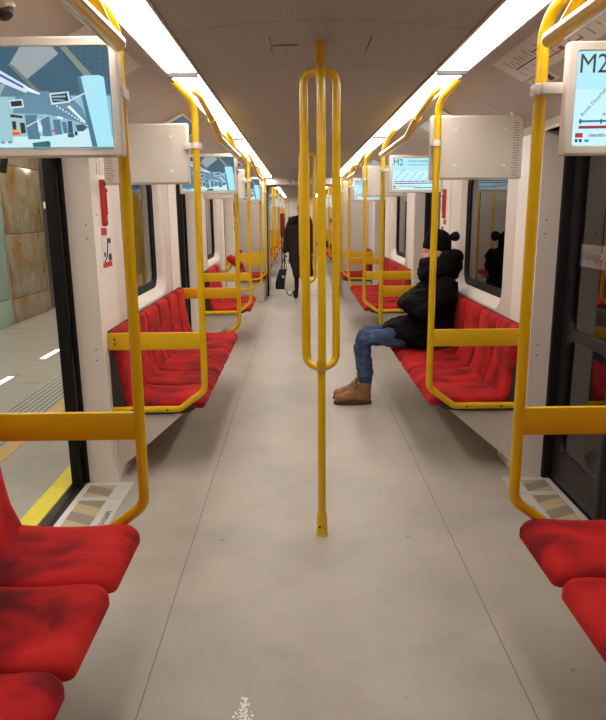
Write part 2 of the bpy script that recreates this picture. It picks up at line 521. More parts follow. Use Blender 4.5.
def window(n, ya, yb, s):
    yc = (ya + yb) / 2; X = XW + .08
    a = rr(yc - .578, yc + .578, .932, 1.788, .11, 7); b = rr(yc - .525, yc + .525, .985, 1.735, .08, 7)
    bm = B()
    loft(bm, [[(s * (X + .02), *p) for p in a], [(s * (X - .008), *p) for p in a], [(s * (X - .012), *p) for p in [(yc + (q[0] - yc) * .97, 1.36 + (q[1] - 1.36) * .97) for q in a]],
              [(s * (X + .004), *p) for p in b], [(s * (X + .02), *p) for p in b]], False, False)
    w = struct(obj('window_%d' % n, bm, 'rubber'))
    g = B(); c = rr(yc - .53, yc + .53, .98, 1.74, .08, 7)
    loft(g, [[(s * (X + .010), *p) for p in c], [(s * (X + .016), *p) for p in c]])
    obj('glass', g, 'glass' if s < 0 else 'glass_tint', w)
    return w

def pillar(bm, ya, yb, s):
    # light moulded pillar beside a door, with a flared foot
    prof = [(XW - .03, 0), (XW - .03, .06), (XW, .13), (XW, 1.90), (XW + .03, 1.96), (1.335, 1.96), (1.335, 0)]
    extrude_xz(bm, prof, ya, yb, 0, s)

def side_wall(name, y0, y1, doors, s, shorts):
    """returns wall object; shorts: list of windowless (ya,yb) stretches"""
    bm = B()
    for c in doors:
        for a, b in ((c - 1.02, c - .655), (c + .655, c + 1.02)):
            if b > y0 and a < y1: pillar(bm, max(a, y0), min(b, y1), s)
        # door header
        box(bm, (s * (XW + .0), c - .66, 1.90), (s * 1.37, c + .66, 1.97))
    for c in doors[:-1]: bay_wall(bm, c + 1.02, c + 2.73, s)
    for a, b in shorts: box(bm, (s * (XW + .008), a, 0), (s * 1.37, b, 1.97))
    # outer skin under and above the windows so the car side has its real thickness
    for c in doors[:-1]:
        box(bm, (s * 1.31, c + 1.02, 0), (s * 1.335, c + 2.73, .90)); box(bm, (s * 1.31, c + 1.02, 1.80), (s * 1.335, c + 2.73, 1.97))
    bmesh.ops.remove_doubles(bm, verts=bm.verts[:], dist=1e-5)
    # screw caps on the door faces of the pillars
    for c in doors[:3]:
        for z in (.30, .36, .72, .78, 1.38, 1.45):
            for x in (1.215, ):
                rod(bm, (s * x, c + .6565, z), (s * x, c + .6525, z), .0042, 8, 1)
        for z in (.22, .62, 1.2, 1.5):
            rod(bm, (s * (XW + .001), c + .72, z), (s * (XW - .002), c + .72, z), .004, 8, 1)
    return struct(obj(name, bm, ['wall', 'dark_shell'], sharp=30))

car_floor(Y0, Y1, 'floor'); car_ceiling(Y0, Y1, 'ceiling')
seams1 = [-1.55, 1.2, 1.95, 3.75, 4.95, 5.6, 7.5, 9.3, 10.9]
car_cove(Y0, Y1, 'trim_1', -1, seams1); car_cove(Y0, Y1, 'trim_2', 1, seams1)
side_wall('wall_left', Y0, Y1, DOORS1, -1, [(Y0, -1.92), (11.37, Y1)])
side_wall('wall_right', Y0, Y1, DOORS1, 1, [(Y0, -1.92), (11.37, Y1)])
bm = B(); box(bm, (-1.37, Y0 - .08, 0), (1.37, Y0, 2.25)); struct(obj('wall_back', bm, 'wall'))  # unseen closing wall behind the camera, added for light bounce
wn = 1
for s in (-1, 1):
    for c in DOORS1[:-1]:
        window(wn, c + 1.02, c + 2.73, s); wn += 1

# gangway and end walls
bm = B()
for s in (-1, 1):
    x0, x1 = sorted((s * .66, s * 1.2)); box(bm, (x0, 12.08, 0), (x1, 12.15, 2.0))
box(bm, (-1.2, 12.08, 2.0), (1.2, 12.15, 2.25))
struct(obj('wall_far', bm, 'panel_grey'))
bm = B()
for s in (-1, 1):
    x0, x1 = sorted((s * .69, s * .76)); box(bm, (x0, 12.15, 0), (x1, 13.15, 2.06))
box(bm, (-.76, 12.15, 2.04), (.76, 13.15, 2.10))
struct(obj('wall_gangway', bm, 'panel_grey'))
bm = B()
for s in (-1, 1):
    x0, x1 = sorted((s * .645, s * .675)); box(bm, (x0, 12.06, 0), (x1, 12.10, 1.99), .008)
struct(obj('trim_3', bm, 'rubber'))
bm = B(); box(bm, (-.76, 12.15, -.1), (.76, 13.15, 0)); box(bm, (-.66, 12.10, 0), (.66, 12.16, .006), mi=1); box(bm, (-.66, 13.12, 0), (.66, 13.18, .006), mi=1)
struct(obj('floor_gangway', bm, ['floor', 'steel']))
bm = B()
for s in (-1, 1):
    x0, x1 = sorted((s * .66, s * 1.2)); box(bm, (x0, Z0, 0), (x1, Z0 + .07, 2.0))
box(bm, (-1.2, Z0, 2.0), (1.2, Z0 + .07, 2.25))
struct(obj('wall_front', bm, 'panel_grey'))
# second car
car_floor(Z0, Z1, 'floor_beyond'); car_ceiling(Z0, Z1, 'ceiling_beyond')
seams2 = [Z0 + 1.9 * k for k in range(1, 8)]
car_cove(Z0, Z1, 'trim_4', -1, seams2); car_cove(Z0, Z1, 'trim_5', 1, seams2)
side_wall('wall_left_beyond', Z0, Z1, DOORS2, -1, [(Z0, 14.03), (27.32, Z1)])
side_wall('wall_right_beyond', Z0, Z1, DOORS2, 1, [(Z0, 14.03), (27.32, Z1)])
bm = B(); box(bm, (-1.37, Z1, 0), (1.37, Z1 + .08, 2.25)); box(bm, (-.006, Z1 - .004, 0), (.006, Z1, 2.1), mi=1); box(bm, (-.5, Z1 - .004, 0), (-.49, Z1, 2.1), mi=1)
struct(obj('wall_end', bm, ['wall', 'ceiling_seam']))
for s in (-1, 1):
    for c in DOORS2[:-1]:
        window(wn, c + 1.02, c + 2.73, s); wn += 1

# scribble on the header above the gangway
bm = B(); zz = 2.075
def stroke(pts, r=.006): tube(bm, [(x, 12.078, zz + z) for x, z in pts], r, 6)
stroke([(-.30, .03), (-.25, -.01), (-.20, .04)]); stroke([(-.25, -.01), (-.21, -.05)])
stroke([(-.17, .0), (-.12, .03), (-.08, .0)]); stroke([(-.12, .03), (-.13, -.04)]); stroke([(-.06, -.01), (-.01, -.045)]); stroke([(-.04, .02), (-.02, -.03)])
tag(obj('graffiti_lettering', bm, 'ink'), 'dark marker scribble on the beam above the passage to the next car', 'graffiti')

# ------------------------------------------------------------------ doors
def door_leaf(bm, ya, yb, X, s):
    holes = [rr(ya + .075, yb - .075, .20, .83, .07, 6), rr(ya + .075, yb - .075, .885, 1.80, .07, 6)]
    outer = [(ya, .015), (yb, .015), (yb, 1.93), (ya, 1.93)]
    for dx in (0, .035): panel_with_holes(bm, outer, holes, lambda p: (s * (X + dx), p[0], p[1]))
    for h in holes:
        loft(bm, [[(s * X, *p) for p in h], [(s * (X + .035), *p) for p in h]], False, False)
    loft(bm, [[(s * X, *p) for p in outer], [(s * (X + .035), *p) for p in outer]], False, False)
    bmesh.ops.remove_doubles(bm, verts=bm.verts[:], dist=1e-5)

def leaf_set(root, ya, yb, X, s, tint, seal_edges):
    bm = B(); door_leaf(bm, ya, yb, X, s); obj('door_leaf', bm, 'dark_frame', root)
    for (z0, z1) in ((.19, .84), (.875, 1.81)):
        g = B(); loft(g, [[(s * (X + .014), *p) for p in rr(ya + .07, yb - .07, z0, z1, .07, 6)], [(s * (X + .020), *p) for p in rr(ya + .07, yb - .07, z0, z1, .07, 6)]])
        obj('glass', g, tint, root)
    for y in seal_edges:
        q = B(); x0, x1 = sorted((s * (X - .008), s * (X + .043)))
        box(q, (x0, y - .026, .01), (x1, y + .026, 1.935), .006); obj('rubber_seal', q, 'rubber', root)

def mk_door(n, c, s, opened):
    q = B(); x0, x1 = sorted((s * 1.285, s * 1.385) if not opened else (s * 1.312, s * 1.342))
    for e in (-1, 1):
        a, b = sorted((c + e * .66, c + e * (.628 if not opened else .640))); box(q, (x0, a, 0), (x1, b, 1.94), .006)
    box(q, (x0, c - .66, 1.895), (x1, c + .66, 1.94))
    root = struct(obj('door_%d' % n, q, 'rubber'))
    X = 1.335 if not opened else 1.350
    if not opened:
        leaf_set(root, c - .63, c - .004, X, s, 'glass_tint', (c - .027,))
        leaf_set(root, c + .004, c + .63, X, s, 'glass_tint', (c + .027,))
    else:
        leaf_set(root, c - 1.22, c - .592, X, s, 'glass', (c - .612,))
        leaf_set(root, c + .592, c + 1.22, X, s, 'glass', (c + .612,))
    return root
dn = 1
for c in DOORS1:
    mk_door(dn, c, -1, True); mk_door(dn + 1, c, 1, False); dn += 2
for c in DOORS2[:-1]:
    mk_door(dn, c, -1, True); mk_door(dn + 1, c, 1, False); dn += 2

# threshold plates with hatched tread
def threshold(c, s, n):
    bm = B(); x0, x1 = sorted((s * 1.055, s * 1.325)); box(bm, (x0, c - .65, 0), (x1, c + .65, .004), .001, mi=4)
    x0, x1 = sorted((s * 1.325, s * 1.35)); box(bm, (x0, c - .62, -.06), (x1, c + .62, .002), mi=3)
    box(bm, (sorted((s * 1.06, s * 1.30))[0], c + .418, .004), (sorted((s * 1.06, s * 1.30))[1], c + .426, .0046), mi=0)
    for a, b in ((c - .60, c - .12), (c - .08, c + .40), (c + .445, c + .60)):
        xa, xb = 1.145, 1.29
        quad(bm, [(s * xa, a, .0044), (s * xb, a, .0044), (s * xb, b, .0044), (s * xa, b, .0044)], 1)
        k = a
        while k < b - .03:
            w = min(.095, b - k); sk = .07
            y2 = min(k + w, b); 
            quad(bm, [(s * xa, k, .0048), (s * xb, min(k + sk, b), .0048), (s * xb, min(y2 + sk, b), .0048), (s * xa, y2, .0048)], 2)
            k += .19
    o = struct(obj('trim_%d' % n, bm, ['steel', 'hatch_tan', 'hatch_grey', 'rubber', 'plate'], smooth=False))
    if c < 4:
        text_obj('lettering', 'SIEMENS', .042, 'ink', o, (s * 1.09 + (.016 if s > 0 else -.016), c + .10 * 1 + (0 if s > 0 else .17), .0052), (0, 0, R(90) if s > 0 else R(-90)))
    return o
tn = 6
for c in DOORS1:
    for s in (-1, 1): threshold(c, s, tn); tn += 1

# ------------------------------------------------------------------ ceiling lights
def make_light(L):
    root = thing('ceiling_light', '', 'ceiling light')
    bm = B()
    extrude_xz(bm, [(.552, 2.1335), (.552, 2.150), (.688, 2.150), (.688, 2.1335)], 0.006, L - .006)
    obj('diffuser', bm, 'diffuser', root, smooth=False)
    bm = B()
    for x0, x1 in ((.541, .552), (.688, .700)): box(bm, (x0, 0, 2.128), (x1, L, 2.154), .003)
    obj('light_frame', bm, 'panel_grey', root)
    for y in (0, L - .011):
        bm = B(); box(bm, (.552, y, 2.114), (.688, y + .011, 2.153)); obj('end_bar', bm, 'bar_grey', root)
    return root
LY = [(.57, 2.64), (3.21, 2.64), (5.85, 2.64), (8.49, 2.64), (11.13, .93)]
LY2 = [(13.25, 2.9), (16.15, 2.9), (19.05, 2.9), (21.95, 2.9), (24.85, 2.9)]
protos = {}
ordn = ['first', 'second', 'third', 'fourth', 'fifth', 'sixth', 'seventh', 'eighth', 'ninth', 'tenth', 'eleventh', 'twelfth']
for s in (-1, 1):
    side = 'left' if s < 0 else 'right'
    for car, lst in ((0, LY), (1, LY2)):
        for i, (y, L) in enumerate(lst):
            if L not in protos: o = protos[L] = make_light(L)
            else: o = copy_tree(protos[L])
            if s < 0: o.rotation_euler = (0, 0, math.pi); o.location = (0, y + L, 0)
            else: o.rotation_euler = (0, 0, 0); o.location = (0, y, 0)
            if car == 0:
                w = ['long light panel overhead reaching the top edge of the picture on the %s',
                     'light panel above the %s wall between the first two panel joints', 'third light panel along the %s side of the ceiling',
                     'fourth light panel along the %s side of the ceiling', 'short last light panel on the %s before the passage'][i] % side
                o['label'] = 'glowing white ' + w
            else: o['label'] = 'small bright %s light panel on the %s in the car beyond the passage' % (ordn[i], side)
            o['group'] = 'ceiling light panels'

# ------------------------------------------------------------------ benches
PITCH = .372
def cushion_seat(W):
    bm = B(); D = .45; w = W / 2 - .002
    loops = []
    for ins, z in ((.012, -.052), (.0, -.040), (.0, -.018), (.006, -.007), (.018, .0), (.045, .004), (.09, .006), (.13, .0065), (.165, .0068), (.180, .007)):
        rf = max(.042 - ins * .4, .01); rb = max(.018 - ins * .3, .004)
        o = rrd(0 + ins, D - ins * .3, -w + ins, w - ins, [min(r_, w - ins) for r_ in (rb, rf, rf, rb)], 6)
        loops.append([(x, y, z) for x, y in o])
    loft(bm, loops)
    for v in bm.verts:
        u = v.co.x
        k = (max(0, .10 - u) / .10) ** 2
        v.co.z += .462 - .022 * k - .012 * math.sin(math.pi * min(1, max(0, (u - .05) / .38)))
    return bm

def cushion_back(W):
    bm = B(); H = .43; w = W / 2 - .002
    loops = []
    for ins, t in ((.012, .062), (.0, .05), (.0, .022), (.006, .009), (.018, .0), (.045, -.005), (.08, -.007), (.12, -.0075), (.16, -.008), (.180, -.008)):
        rt = max(.045 - ins * .4, .01); rb = max(.015 - ins * .2, .004)
        o = rrd(-w + ins, w - ins, ins * .4, H - ins, [min(r_, w - ins) for r_ in (rt, rt, rb, rb)], 6)
        loops.append([(t, y, z) for y, z in o])
    loft(bm, loops)
    for v in bm.verts:
        t, y, h = v.co
        curve = .022 * math.sin(math.pi * min(1, h / .43))
        v.co = Vector((  .418 + t * .85 + h * .115 + curve * .6 - .018 * (max(0, .1 - h) / .1), y, .440 + h * .985))
    return bm

def make_bench(npad, label, grp, support=True):
    """local: front edge at x=0, wall at x=.54, length along y, centred; aisle is at -x"""
    L = npad * PITCH
    root = thing('bench_seat', label, 'bench', group=grp)
    for k in range(npad):
        yc = (k - (npad - 1) / 2) * PITCH
        b = cushion_seat(PITCH); bmesh.ops.translate(b, verts=b.verts[:], vec=(0, yc, 0)); obj('seat_cushion', b, 'red', root, sharp=50)
        b = cushion_back(PITCH); bmesh.ops.translate(b, verts=b.verts[:], vec=(0, yc, 0)); obj('backrest_cushion', b, 'red', root, sharp=50)
    h = L / 2
    b = B(); extrude_xz(b, [(.05, .418), (.05, .402), (.09, .382), (.20, .372), (.518, .372), (.518, .412), (.43, .412)], -h - .006, h + .006); obj('seat_shell', b, 'dark_shell', root)
    b = B(); extrude_xz(b, [(.445, .412), (.518, .412), (.518, .862), (.513, .868)], -h - .010, h + .010); obj('back_shell', b, 'dark_shell', root)
    if not support: return root
    b = B(); extrude_xz(b, [(.12, .371), (.518, .371), (.518, .02), (.50, .02), (.465, .075)], -h + .01, h - .01); obj('support_panel', b, 'support', root)
    return root

XF = .655
def place_bench(o, yc, s):
    o.location = (s * XF, yc, 0); o.rotation_euler = (0, 0, 0 if s > 0 else math.pi)

GB = 'red upholstered benches along the car walls'
full = make_bench(6, '', GB)
short = make_bench(3, '', GB)
stub = make_bench(2, '', GB, False)
used = set()
def bench(proto, yc, s, label):
    o = proto if id(proto) not in used else copy_tree(proto)
    used.add(id(proto)); place_bench(o, yc, s); o['label'] = label; return o
bench(full, .975, -1, 'red padded bench cut off at the lower left corner, beside the open door')
bench(full, .975, 1, 'red padded bench cut off at the lower right corner')
bench(full, 4.725, -1, 'empty red bench under the left window, facing the seated person')
bench(full, 4.725, 1, 'red bench on which the person in the black pompom hat sits')
bench(short, 7.40 + 1.5 * PITCH + .02, -1, 'short red bench on the left with a tilted red lean pad past its end')
bench(full, 8.475, 1, 'empty red bench past the seated person, next one along the right wall')
bench(stub, 11.62, -1, 'small red end bench on the left against the grey wall by the passage')
bench(stub, 11.62, 1, 'small red end bench on the right against the grey wall by the passage')
bench(stub, 13.70, -1, 'first small red bench on the left inside the far car')
bench(stub, 13.70, 1, 'first small red bench on the right inside the far car')
for i, yc in enumerate((16.925, 20.675, 24.425)):
    for s in (-1, 1):
        bench(full, yc, s, '%s distant long red bench on the %s in the car beyond the passage' % (ordn[i], 'left' if s < 0 else 'right'))
# plinths under the end benches
for s in (-1, 1):
    b = B(); x0, x1 = sorted((s * .70, s * 1.17)); box(b, (x0, 11.30, 0), (x1, 12.07, .343), .01)
    tag(obj('equipment_box', b, 'panel_grey'), 'grey floor box under the small end bench on the ' + ('left' if s < 0 else 'right'), 'box', 'grey boxes under the end benches')

# tilted lean pad past the short bench
root = thing('lean_rest', 'small tilted red pad on a yellow arm past the short left bench', 'lean rest', (-1.165, 8.98, 0))
b = B(); box(b, (-.12, -.14, -.04), (.12, .14, .04), .03, seg=3)
bmesh.ops.transform(b, matrix=Matrix.Translation((.20, 0, .86)) @ Matrix.Rotation(R(38), 4, 'Y'), verts=b.verts[:]); obj('pad', b, 'red', root)
b = B(); tube(b, [(0, 0, .72), (.10, 0, .74), (.17, 0, .83)], .017, fillet=.05); obj('arm', b, 'yellow', root)
b = B(); box(b, (-.005, -.05, .66), (.012, .05, .78), .004); obj('mount', b, 'steel', root)

# ------------------------------------------------------------------ pole partitions
XP = .643
def make_partition(s):
    root = thing('pole_partition', '', 'pole')
    b = B(); xt = XP - (.013 if s < 0 else 0)
    tube(b, [(s * .70, -.20, 2.135), (s * xt, 0, 2.055), (s * XP, 0, .515), (s * .79, 0, .405), (s * 1.17, 0, .405)], .0185, 16, fillet=[0, .10, .07, .05, 0]); obj('pole', b, 'yellow', root)
    b = B(); tube(b, [(s * .694, -.182, 2.142), (s * .713, -.246, 2.166)], .024, 14); obj('ceiling_mount', b, 'steel', root)
    b = B(); x0, x1 = sorted((s * (XP + .008), s * 1.172)); box(b, (x0, -.011, .757), (x1, .011, .853), .003)
    cb = obj('crossboard', b, 'board', root)
    for z in (.792, .818):
        for e in (-1, 1):
            b = B(); rod(b, (s * 1.135, e * .0105, z), (s * 1.135, e * .0135, z), .006, 8); obj('bolt', b, 'black', cb)
    for x in (.86, 1.06):
        b = B(); rod(b, (s * x, -.0165, .405), (s * x, -.0205, .405), .006, 8); obj('bolt', b, 'black', root)
    return root
pp = {-1: make_partition(-1), 1: make_partition(1)}
PLAB = ['at the far end of the nearest bench', 'at the near end of the second bench', 'at the far end of the second bench',
        'at the near end of the third bench', 'at the far end of the third bay', 'at the small end bench before the passage']
PY = [2.10, 3.60, 5.85, 7.35, 9.60, 11.10]
PY2 = [14.3, 15.8, 18.05, 19.55, 21.8, 23.3, 25.55, 27.05]
for s in (-1, 1):
    side = 'left' if s < 0 else 'right'; first = True
    for i, y in enumerate(PY + PY2):
        o = pp[s] if first else copy_tree(pp[s]); first = False
        o.location = (0, y, 0)
        o['label'] = ('yellow pole with crossboard %s on the %s' % (PLAB[i], side)) if i < 6 else 'thin distant yellow pole with board, %s on the %s beyond the passage' % (ordn[i - 6], side)
        o['group'] = 'yellow poles with crossboards'

# ------------------------------------------------------------------ overhead rails
def make_rail(s, L):
    root = thing('overhead_rail', '', 'grab rail')
    b = B(); x = s * .613 + (.018 if s < 0 else 0)
    P = fillet_path([(x + s * .008, .48, 2.05), (x, .80, 1.968), (x, L - .135, 1.968)], .12)
    P.append(Vector((x, L - .122, 1.968))); P.append(Vector((x, L - .117, 1.968)))
    tube(b, P, .0235, 18, radii=[.0235] * (len(P) - 2) + [.020, .012]); obj('rail', b, 'yellow', root)
    b = B(); tube(b, [(x + s * .05, .02, 2.138), (x + s * .03, .14, 2.125), (x + s * .008, .485, 2.049)], .017, 14, fillet=.05); obj('support', b, 'yellow', root)
    b = B(); tube(b, [(x + s * .055, L - .52, 2.135), (x + s * .03, L - .36, 2.09), (x, L - .22, 1.972)], .017, 14, fillet=.08); obj('support', b, 'yellow', root)
    return root
rp_ = {-1: make_rail(-1, 2.25), 1: make_rail(1, 2.25)}
RY = [-.15, 3.6, 7.35, 15.8, 19.55, 23.3]
RL = ['above the nearest bench at the top edge', 'above the second bench', 'above the third bay', 'above the first long bench beyond the passage', 'above the second long bench beyond the passage', 'above the third long bench beyond the passage']
for s in (-1, 1):
    side = 'left' if s < 0 else 'right'
    for i, y in enumerate(RY):
        o = rp_[s] if i == 0 else copy_tree(rp_[s])
        o.location = (0, y, 0); o['label'] = 'yellow overhead grab rail %s, %s side' % (RL[i], side); o['group'] = 'overhead grab rails'

# ------------------------------------------------------------------ centre poles
def make_centre():
    root = thing('centre_pole', '', 'pole')
    b = B(); rod(b, (0, 0, 2.02), (0, 0, 2.178), .0185, 18); lathe(b, [(.021, 2.165), (.021, 2.1795), (.012, 2.1795)], n=20); obj('top_post', b, 'yellow', root)
    for a in (270, 30, 150):
        u = Vector((math.cos(R(a)), math.sin(R(a)), 0)); q = .079
        b = B(); tube(b, [(0, 0, 2.066), tuple(u * q + Vector((0, 0, 2.066))), tuple(u * q + Vector((0, 0, .835))), (0, 0, .815)], .0178, 16, fillet=[0, .078, .078, 0], seg=10)
        obj('loop_bar', b, 'yellow', root)
    b = B(); rod(b, (0, 0, .05), (0, 0, .85), .0185, 18); lathe(b, [(.008, .775), (.0186, .79), (.021, .81), (.022, .84), (.015, .86)], n=18); obj('post', b, 'yellow', root)
    b = B(); lathe(b, [(.029, .0), (.029, .006), (.027, .008), (.0235, .105), (.0205, .115), (.0185, .115)], n=22); c = obj('base_cup', b, 'yellow', root)
    b = B(); rod(b, (-.012, -.0245, .05), (-.012, -.029, .05), .006, 10); obj('bolt', b, 'dark_frame', c)
    return root
cp = make_centre()
for i, y in enumerate([2.85, 6.6, 10.35, 15.05, 18.8, 22.55]):
    o = cp if i == 0 else copy_tree(cp)
    o.location = (0, y, 0)
    o['label'] = ['large yellow three-bar pole standing in the middle of the aisle', 'second yellow three-bar aisle pole, half hidden behind the nearest one', 'third yellow three-bar aisle pole, in front of the dark coated person',
                  'first yellow three-bar aisle pole beyond the passage', 'second yellow three-bar aisle pole beyond the passage', 'third yellow three-bar aisle pole beyond the passage'][i]
    o['group'] = 'three-bar aisle poles'

# ------------------------------------------------------------------ monitors
def colour_layer(bm): return bm.loops.layers.float_color.new('Col')
def poly(bm, lay, pts, col, y):
    f = bm.faces.new([bm.verts.new((x, y, z)) for x, z in pts])
    c = lin(*col)
    for l in f.loops: l[lay] = c
    return f

def picture_station(x0, x1, z0, z1, y):
    bm = B(); lay = colour_layer(bm)
    W, H = x1 - x0, z1 - z0; st = [0]
    def P(pts, col):
        st[0] += 1
        q = []
        for px, py in pts:
            u = min(1, max(0, 1 - (532 - px) / 703)); v = min(1, max(0, (545 - py) / 480))
            q.append((x0 + u * W, z0 + v * H))
        poly(bm, lay, q, col, y - .00012 * st[0])
    P([(-171, 65), (532, 65), (532, 545), (-171, 545)], (88, 124, 142))
    P([(-171, 65), (532, 65), (532, 290), (300, 290), (-171, 180)], (56, 92, 112))
    for i in range(24):
        for j in range(5):
            if 40 < i * 29 - 160 < 330: continue
            xx = -160 + i * 29; yy = 76 + j * 22
            P([(xx, yy), (xx + 9, yy), (xx + 9, yy + 10), (xx, yy + 10)], (44, 78, 100))
    P([(-171, 300), (532, 300), (532, 545), (-171, 545)], (140, 186, 205))
    P([(-171, 495), (250, 490), (440, 452), (532, 500), (532, 545), (-171, 545)], (196, 230, 238))
    P([(85, 150), (140, 68), (285, 68), (312, 102), (150, 226)], (150, 160, 164))  # white light reflection painted into the screen picture
    P([(-60, 330), (-10, 240), (60, 240), (-40, 420)], (150, 165, 170))
    P([(100, 300), (240, 275), (340, 290), (400, 360), (425, 440), (300, 400), (230, 385), (80, 380)], (96, 136, 160))
    P([(318, 68), (348, 68), (458, 205), (424, 210)], (128, 134, 124))
    P([(80, 150), (100, 150), (220, 285), (200, 288)], (112, 118, 112))
    P([(-171, 70), (-100, 100), (0, 150), (155, 250), (152, 285), (0, 215), (-171, 130)], (206, 222, 238))
    P([(-150, 92), (0, 168), (140, 252), (138, 262), (0, 182), (-150, 104)], (70, 90, 150))
    P([(0, 178), (20, 188), (20, 208), (0, 200)], (40, 70, 170))
    P([(150, 250), (215, 287), (210, 292), (155, 275)], (230, 245, 250))
    P([(330, 350), (345, 345), (412, 425), (405, 430)], (225, 245, 250))
    P([(0, 300), (62, 300), (70, 515), (-10, 515)], (152, 196, 206))
    P([(-171, 310), (-20, 310), (-20, 515), (-171, 515)], (80, 120, 140))
    P([(-8, 310), (8, 310), (10, 380), (-8, 380)], (24, 30, 36)); P([(-8, 405), (8, 405), (8, 490), (-8, 490)], (24, 30, 36))
    P([(66, 380), (125, 388), (135, 485), (70, 490)], (160, 190, 196))
    P([(68, 384), (122, 392), (124, 404), (68, 398)], (40, 44, 50))
    P([(72, 418), (90, 418), (90, 458), (72, 458)], (40, 50, 60)); P([(108, 425), (130, 425), (132, 475), (110, 478)], (36, 44, 54))
    P([(70, 460), (104, 462), (106, 484), (70, 487)], (226, 88, 50)); P([(70, 462), (104, 464), (104, 470), (70, 468)], (236, 190, 60))
    for (a, t, w, bt) in ((135, 388, 56, 506), (206, 398, 40, 492), (262, 412, 32, 484), (302, 424, 20, 478)):
        P([(a, t), (a + w, t), (a + w + 5, bt), (a + 5, bt)], (78, 120, 146))
    P([(188, 400), (212, 450), (205, 475), (192, 470)], (210, 225, 228)); P([(254, 460), (266, 460), (266, 472), (254, 472)], (216, 70, 60))
    P([(68, 318), (132, 312), (136, 352), (72, 358)], (200, 220, 226)); P([(75, 324), (126, 319), (128, 345), (78, 349)], (30, 42, 52))
    P([(256, 288), (345, 278), (350, 330), (262, 342)], (206, 226, 232)); P([(264, 294), (338, 286), (342, 324), (268, 332)], (36, 50, 66))
    P([(268, 300), (330, 298), (330, 306), (268, 308)], (150, 190, 170)); P([(272, 314), (325, 318), (325, 324), (272, 322)], (120, 160, 200))
    for a in (263, 330): P([(a, 250), (a + 5, 250), (a + 5, 284), (a, 286)], (70, 90, 104))
    for k in range(9): P([(284 + k * 13, 346 + k * 9), (291 + k * 13, 346 + k * 9), (291 + k * 13, 352 + k * 9), (284 + k * 13, 352 + k * 9)], (236, 248, 250))
    P([(284, 396), (310, 402), (310, 412), (284, 406)], (230, 240, 244))
    P([(325, 480), (354, 478), (356, 498), (328, 500)], (34, 84, 104)); P([(330, 420), (350, 420), (352, 478), (330, 478)], (52, 84, 104)); P([(358, 470), (372, 470), (372, 490), (358, 490)], (40, 70, 90))
    P([(366, 440), (400, 436), (420, 450), (400, 470), (372, 470)], (60, 84, 100))
    P([(392, 218), (420, 206), (490, 204), (512, 214), (540, 545), (460, 545)], (164, 226, 242))
    P([(392, 218), (408, 214), (460, 545), (436, 545)], (70, 116, 142))
    P([(160, 524), (236, 515), (244, 524), (242, 545), (162, 545)], (38, 104, 118))
    P([(-140, 520), (-60, 518), (-60, 530), (-140, 532)], (90, 120, 134)); P([(14, 516), (34, 516), (34, 526), (14, 526)], (110, 140, 150)); P([(48, 514), (68, 514), (66, 526), (48, 526)], (110, 140, 150))
    P([(140, 442), (238, 392), (240, 396), (142, 448)], (200, 215, 215)); P([(330, 330), (446, 272), (448, 278), (332, 336)], (205, 220, 220))
    return bm

def picture_map(x0, x1, z0, z1, y):
    bm = B(); lay = colour_layer(bm); W, H = x1 - x0, z1 - z0; st = [0]
    def P(pts, col):
        st[0] += 1; poly(bm, lay, [(x0 + u * W, z0 + v * H) for u, v in pts], col, y - .00012 * st[0])
    P([(0, 0), (1, 0), (1, 1), (0, 1)], (176, 232, 244))
    P([(0, 0), (1, 0), (1, .6), (0, .6)], (196, 240, 248))
    P([(.04, .25), (.97, .262), (.97, .285), (.04, .272)], (40, 110, 150))
    for k in range(7): P([(.045 + k * .15, .235), (.058 + k * .15, .235), (.058 + k * .15, .285), (.045 + k * .15, .285)], (20, 90, 140))
    P([(.04, .18), (.97, .192), (.97, .222), (.04, .212)], (150, 44, 70))
    P([(.02, .085), (.075, .085), (.075, .135), (.02, .135)], (190, 40, 50))
    P([(.11, .09), (.6, .096), (.6, .125), (.11, .12)], (176, 200, 210))
    P([(.45, .045), (.99, .055), (.99, .08), (.45, .07)], (20, 100, 160))
    P([(.02, .035), (.04, .035), (.04, .07), (.02, .07)], (20, 60, 110)); P([(.05, .035), (.07, .035), (.07, .07), (.05, .07)], (20, 60, 110)); P([(.09, .035), (.12, .035), (.12, .065), (.09, .065)], (50, 140, 190))
    return bm

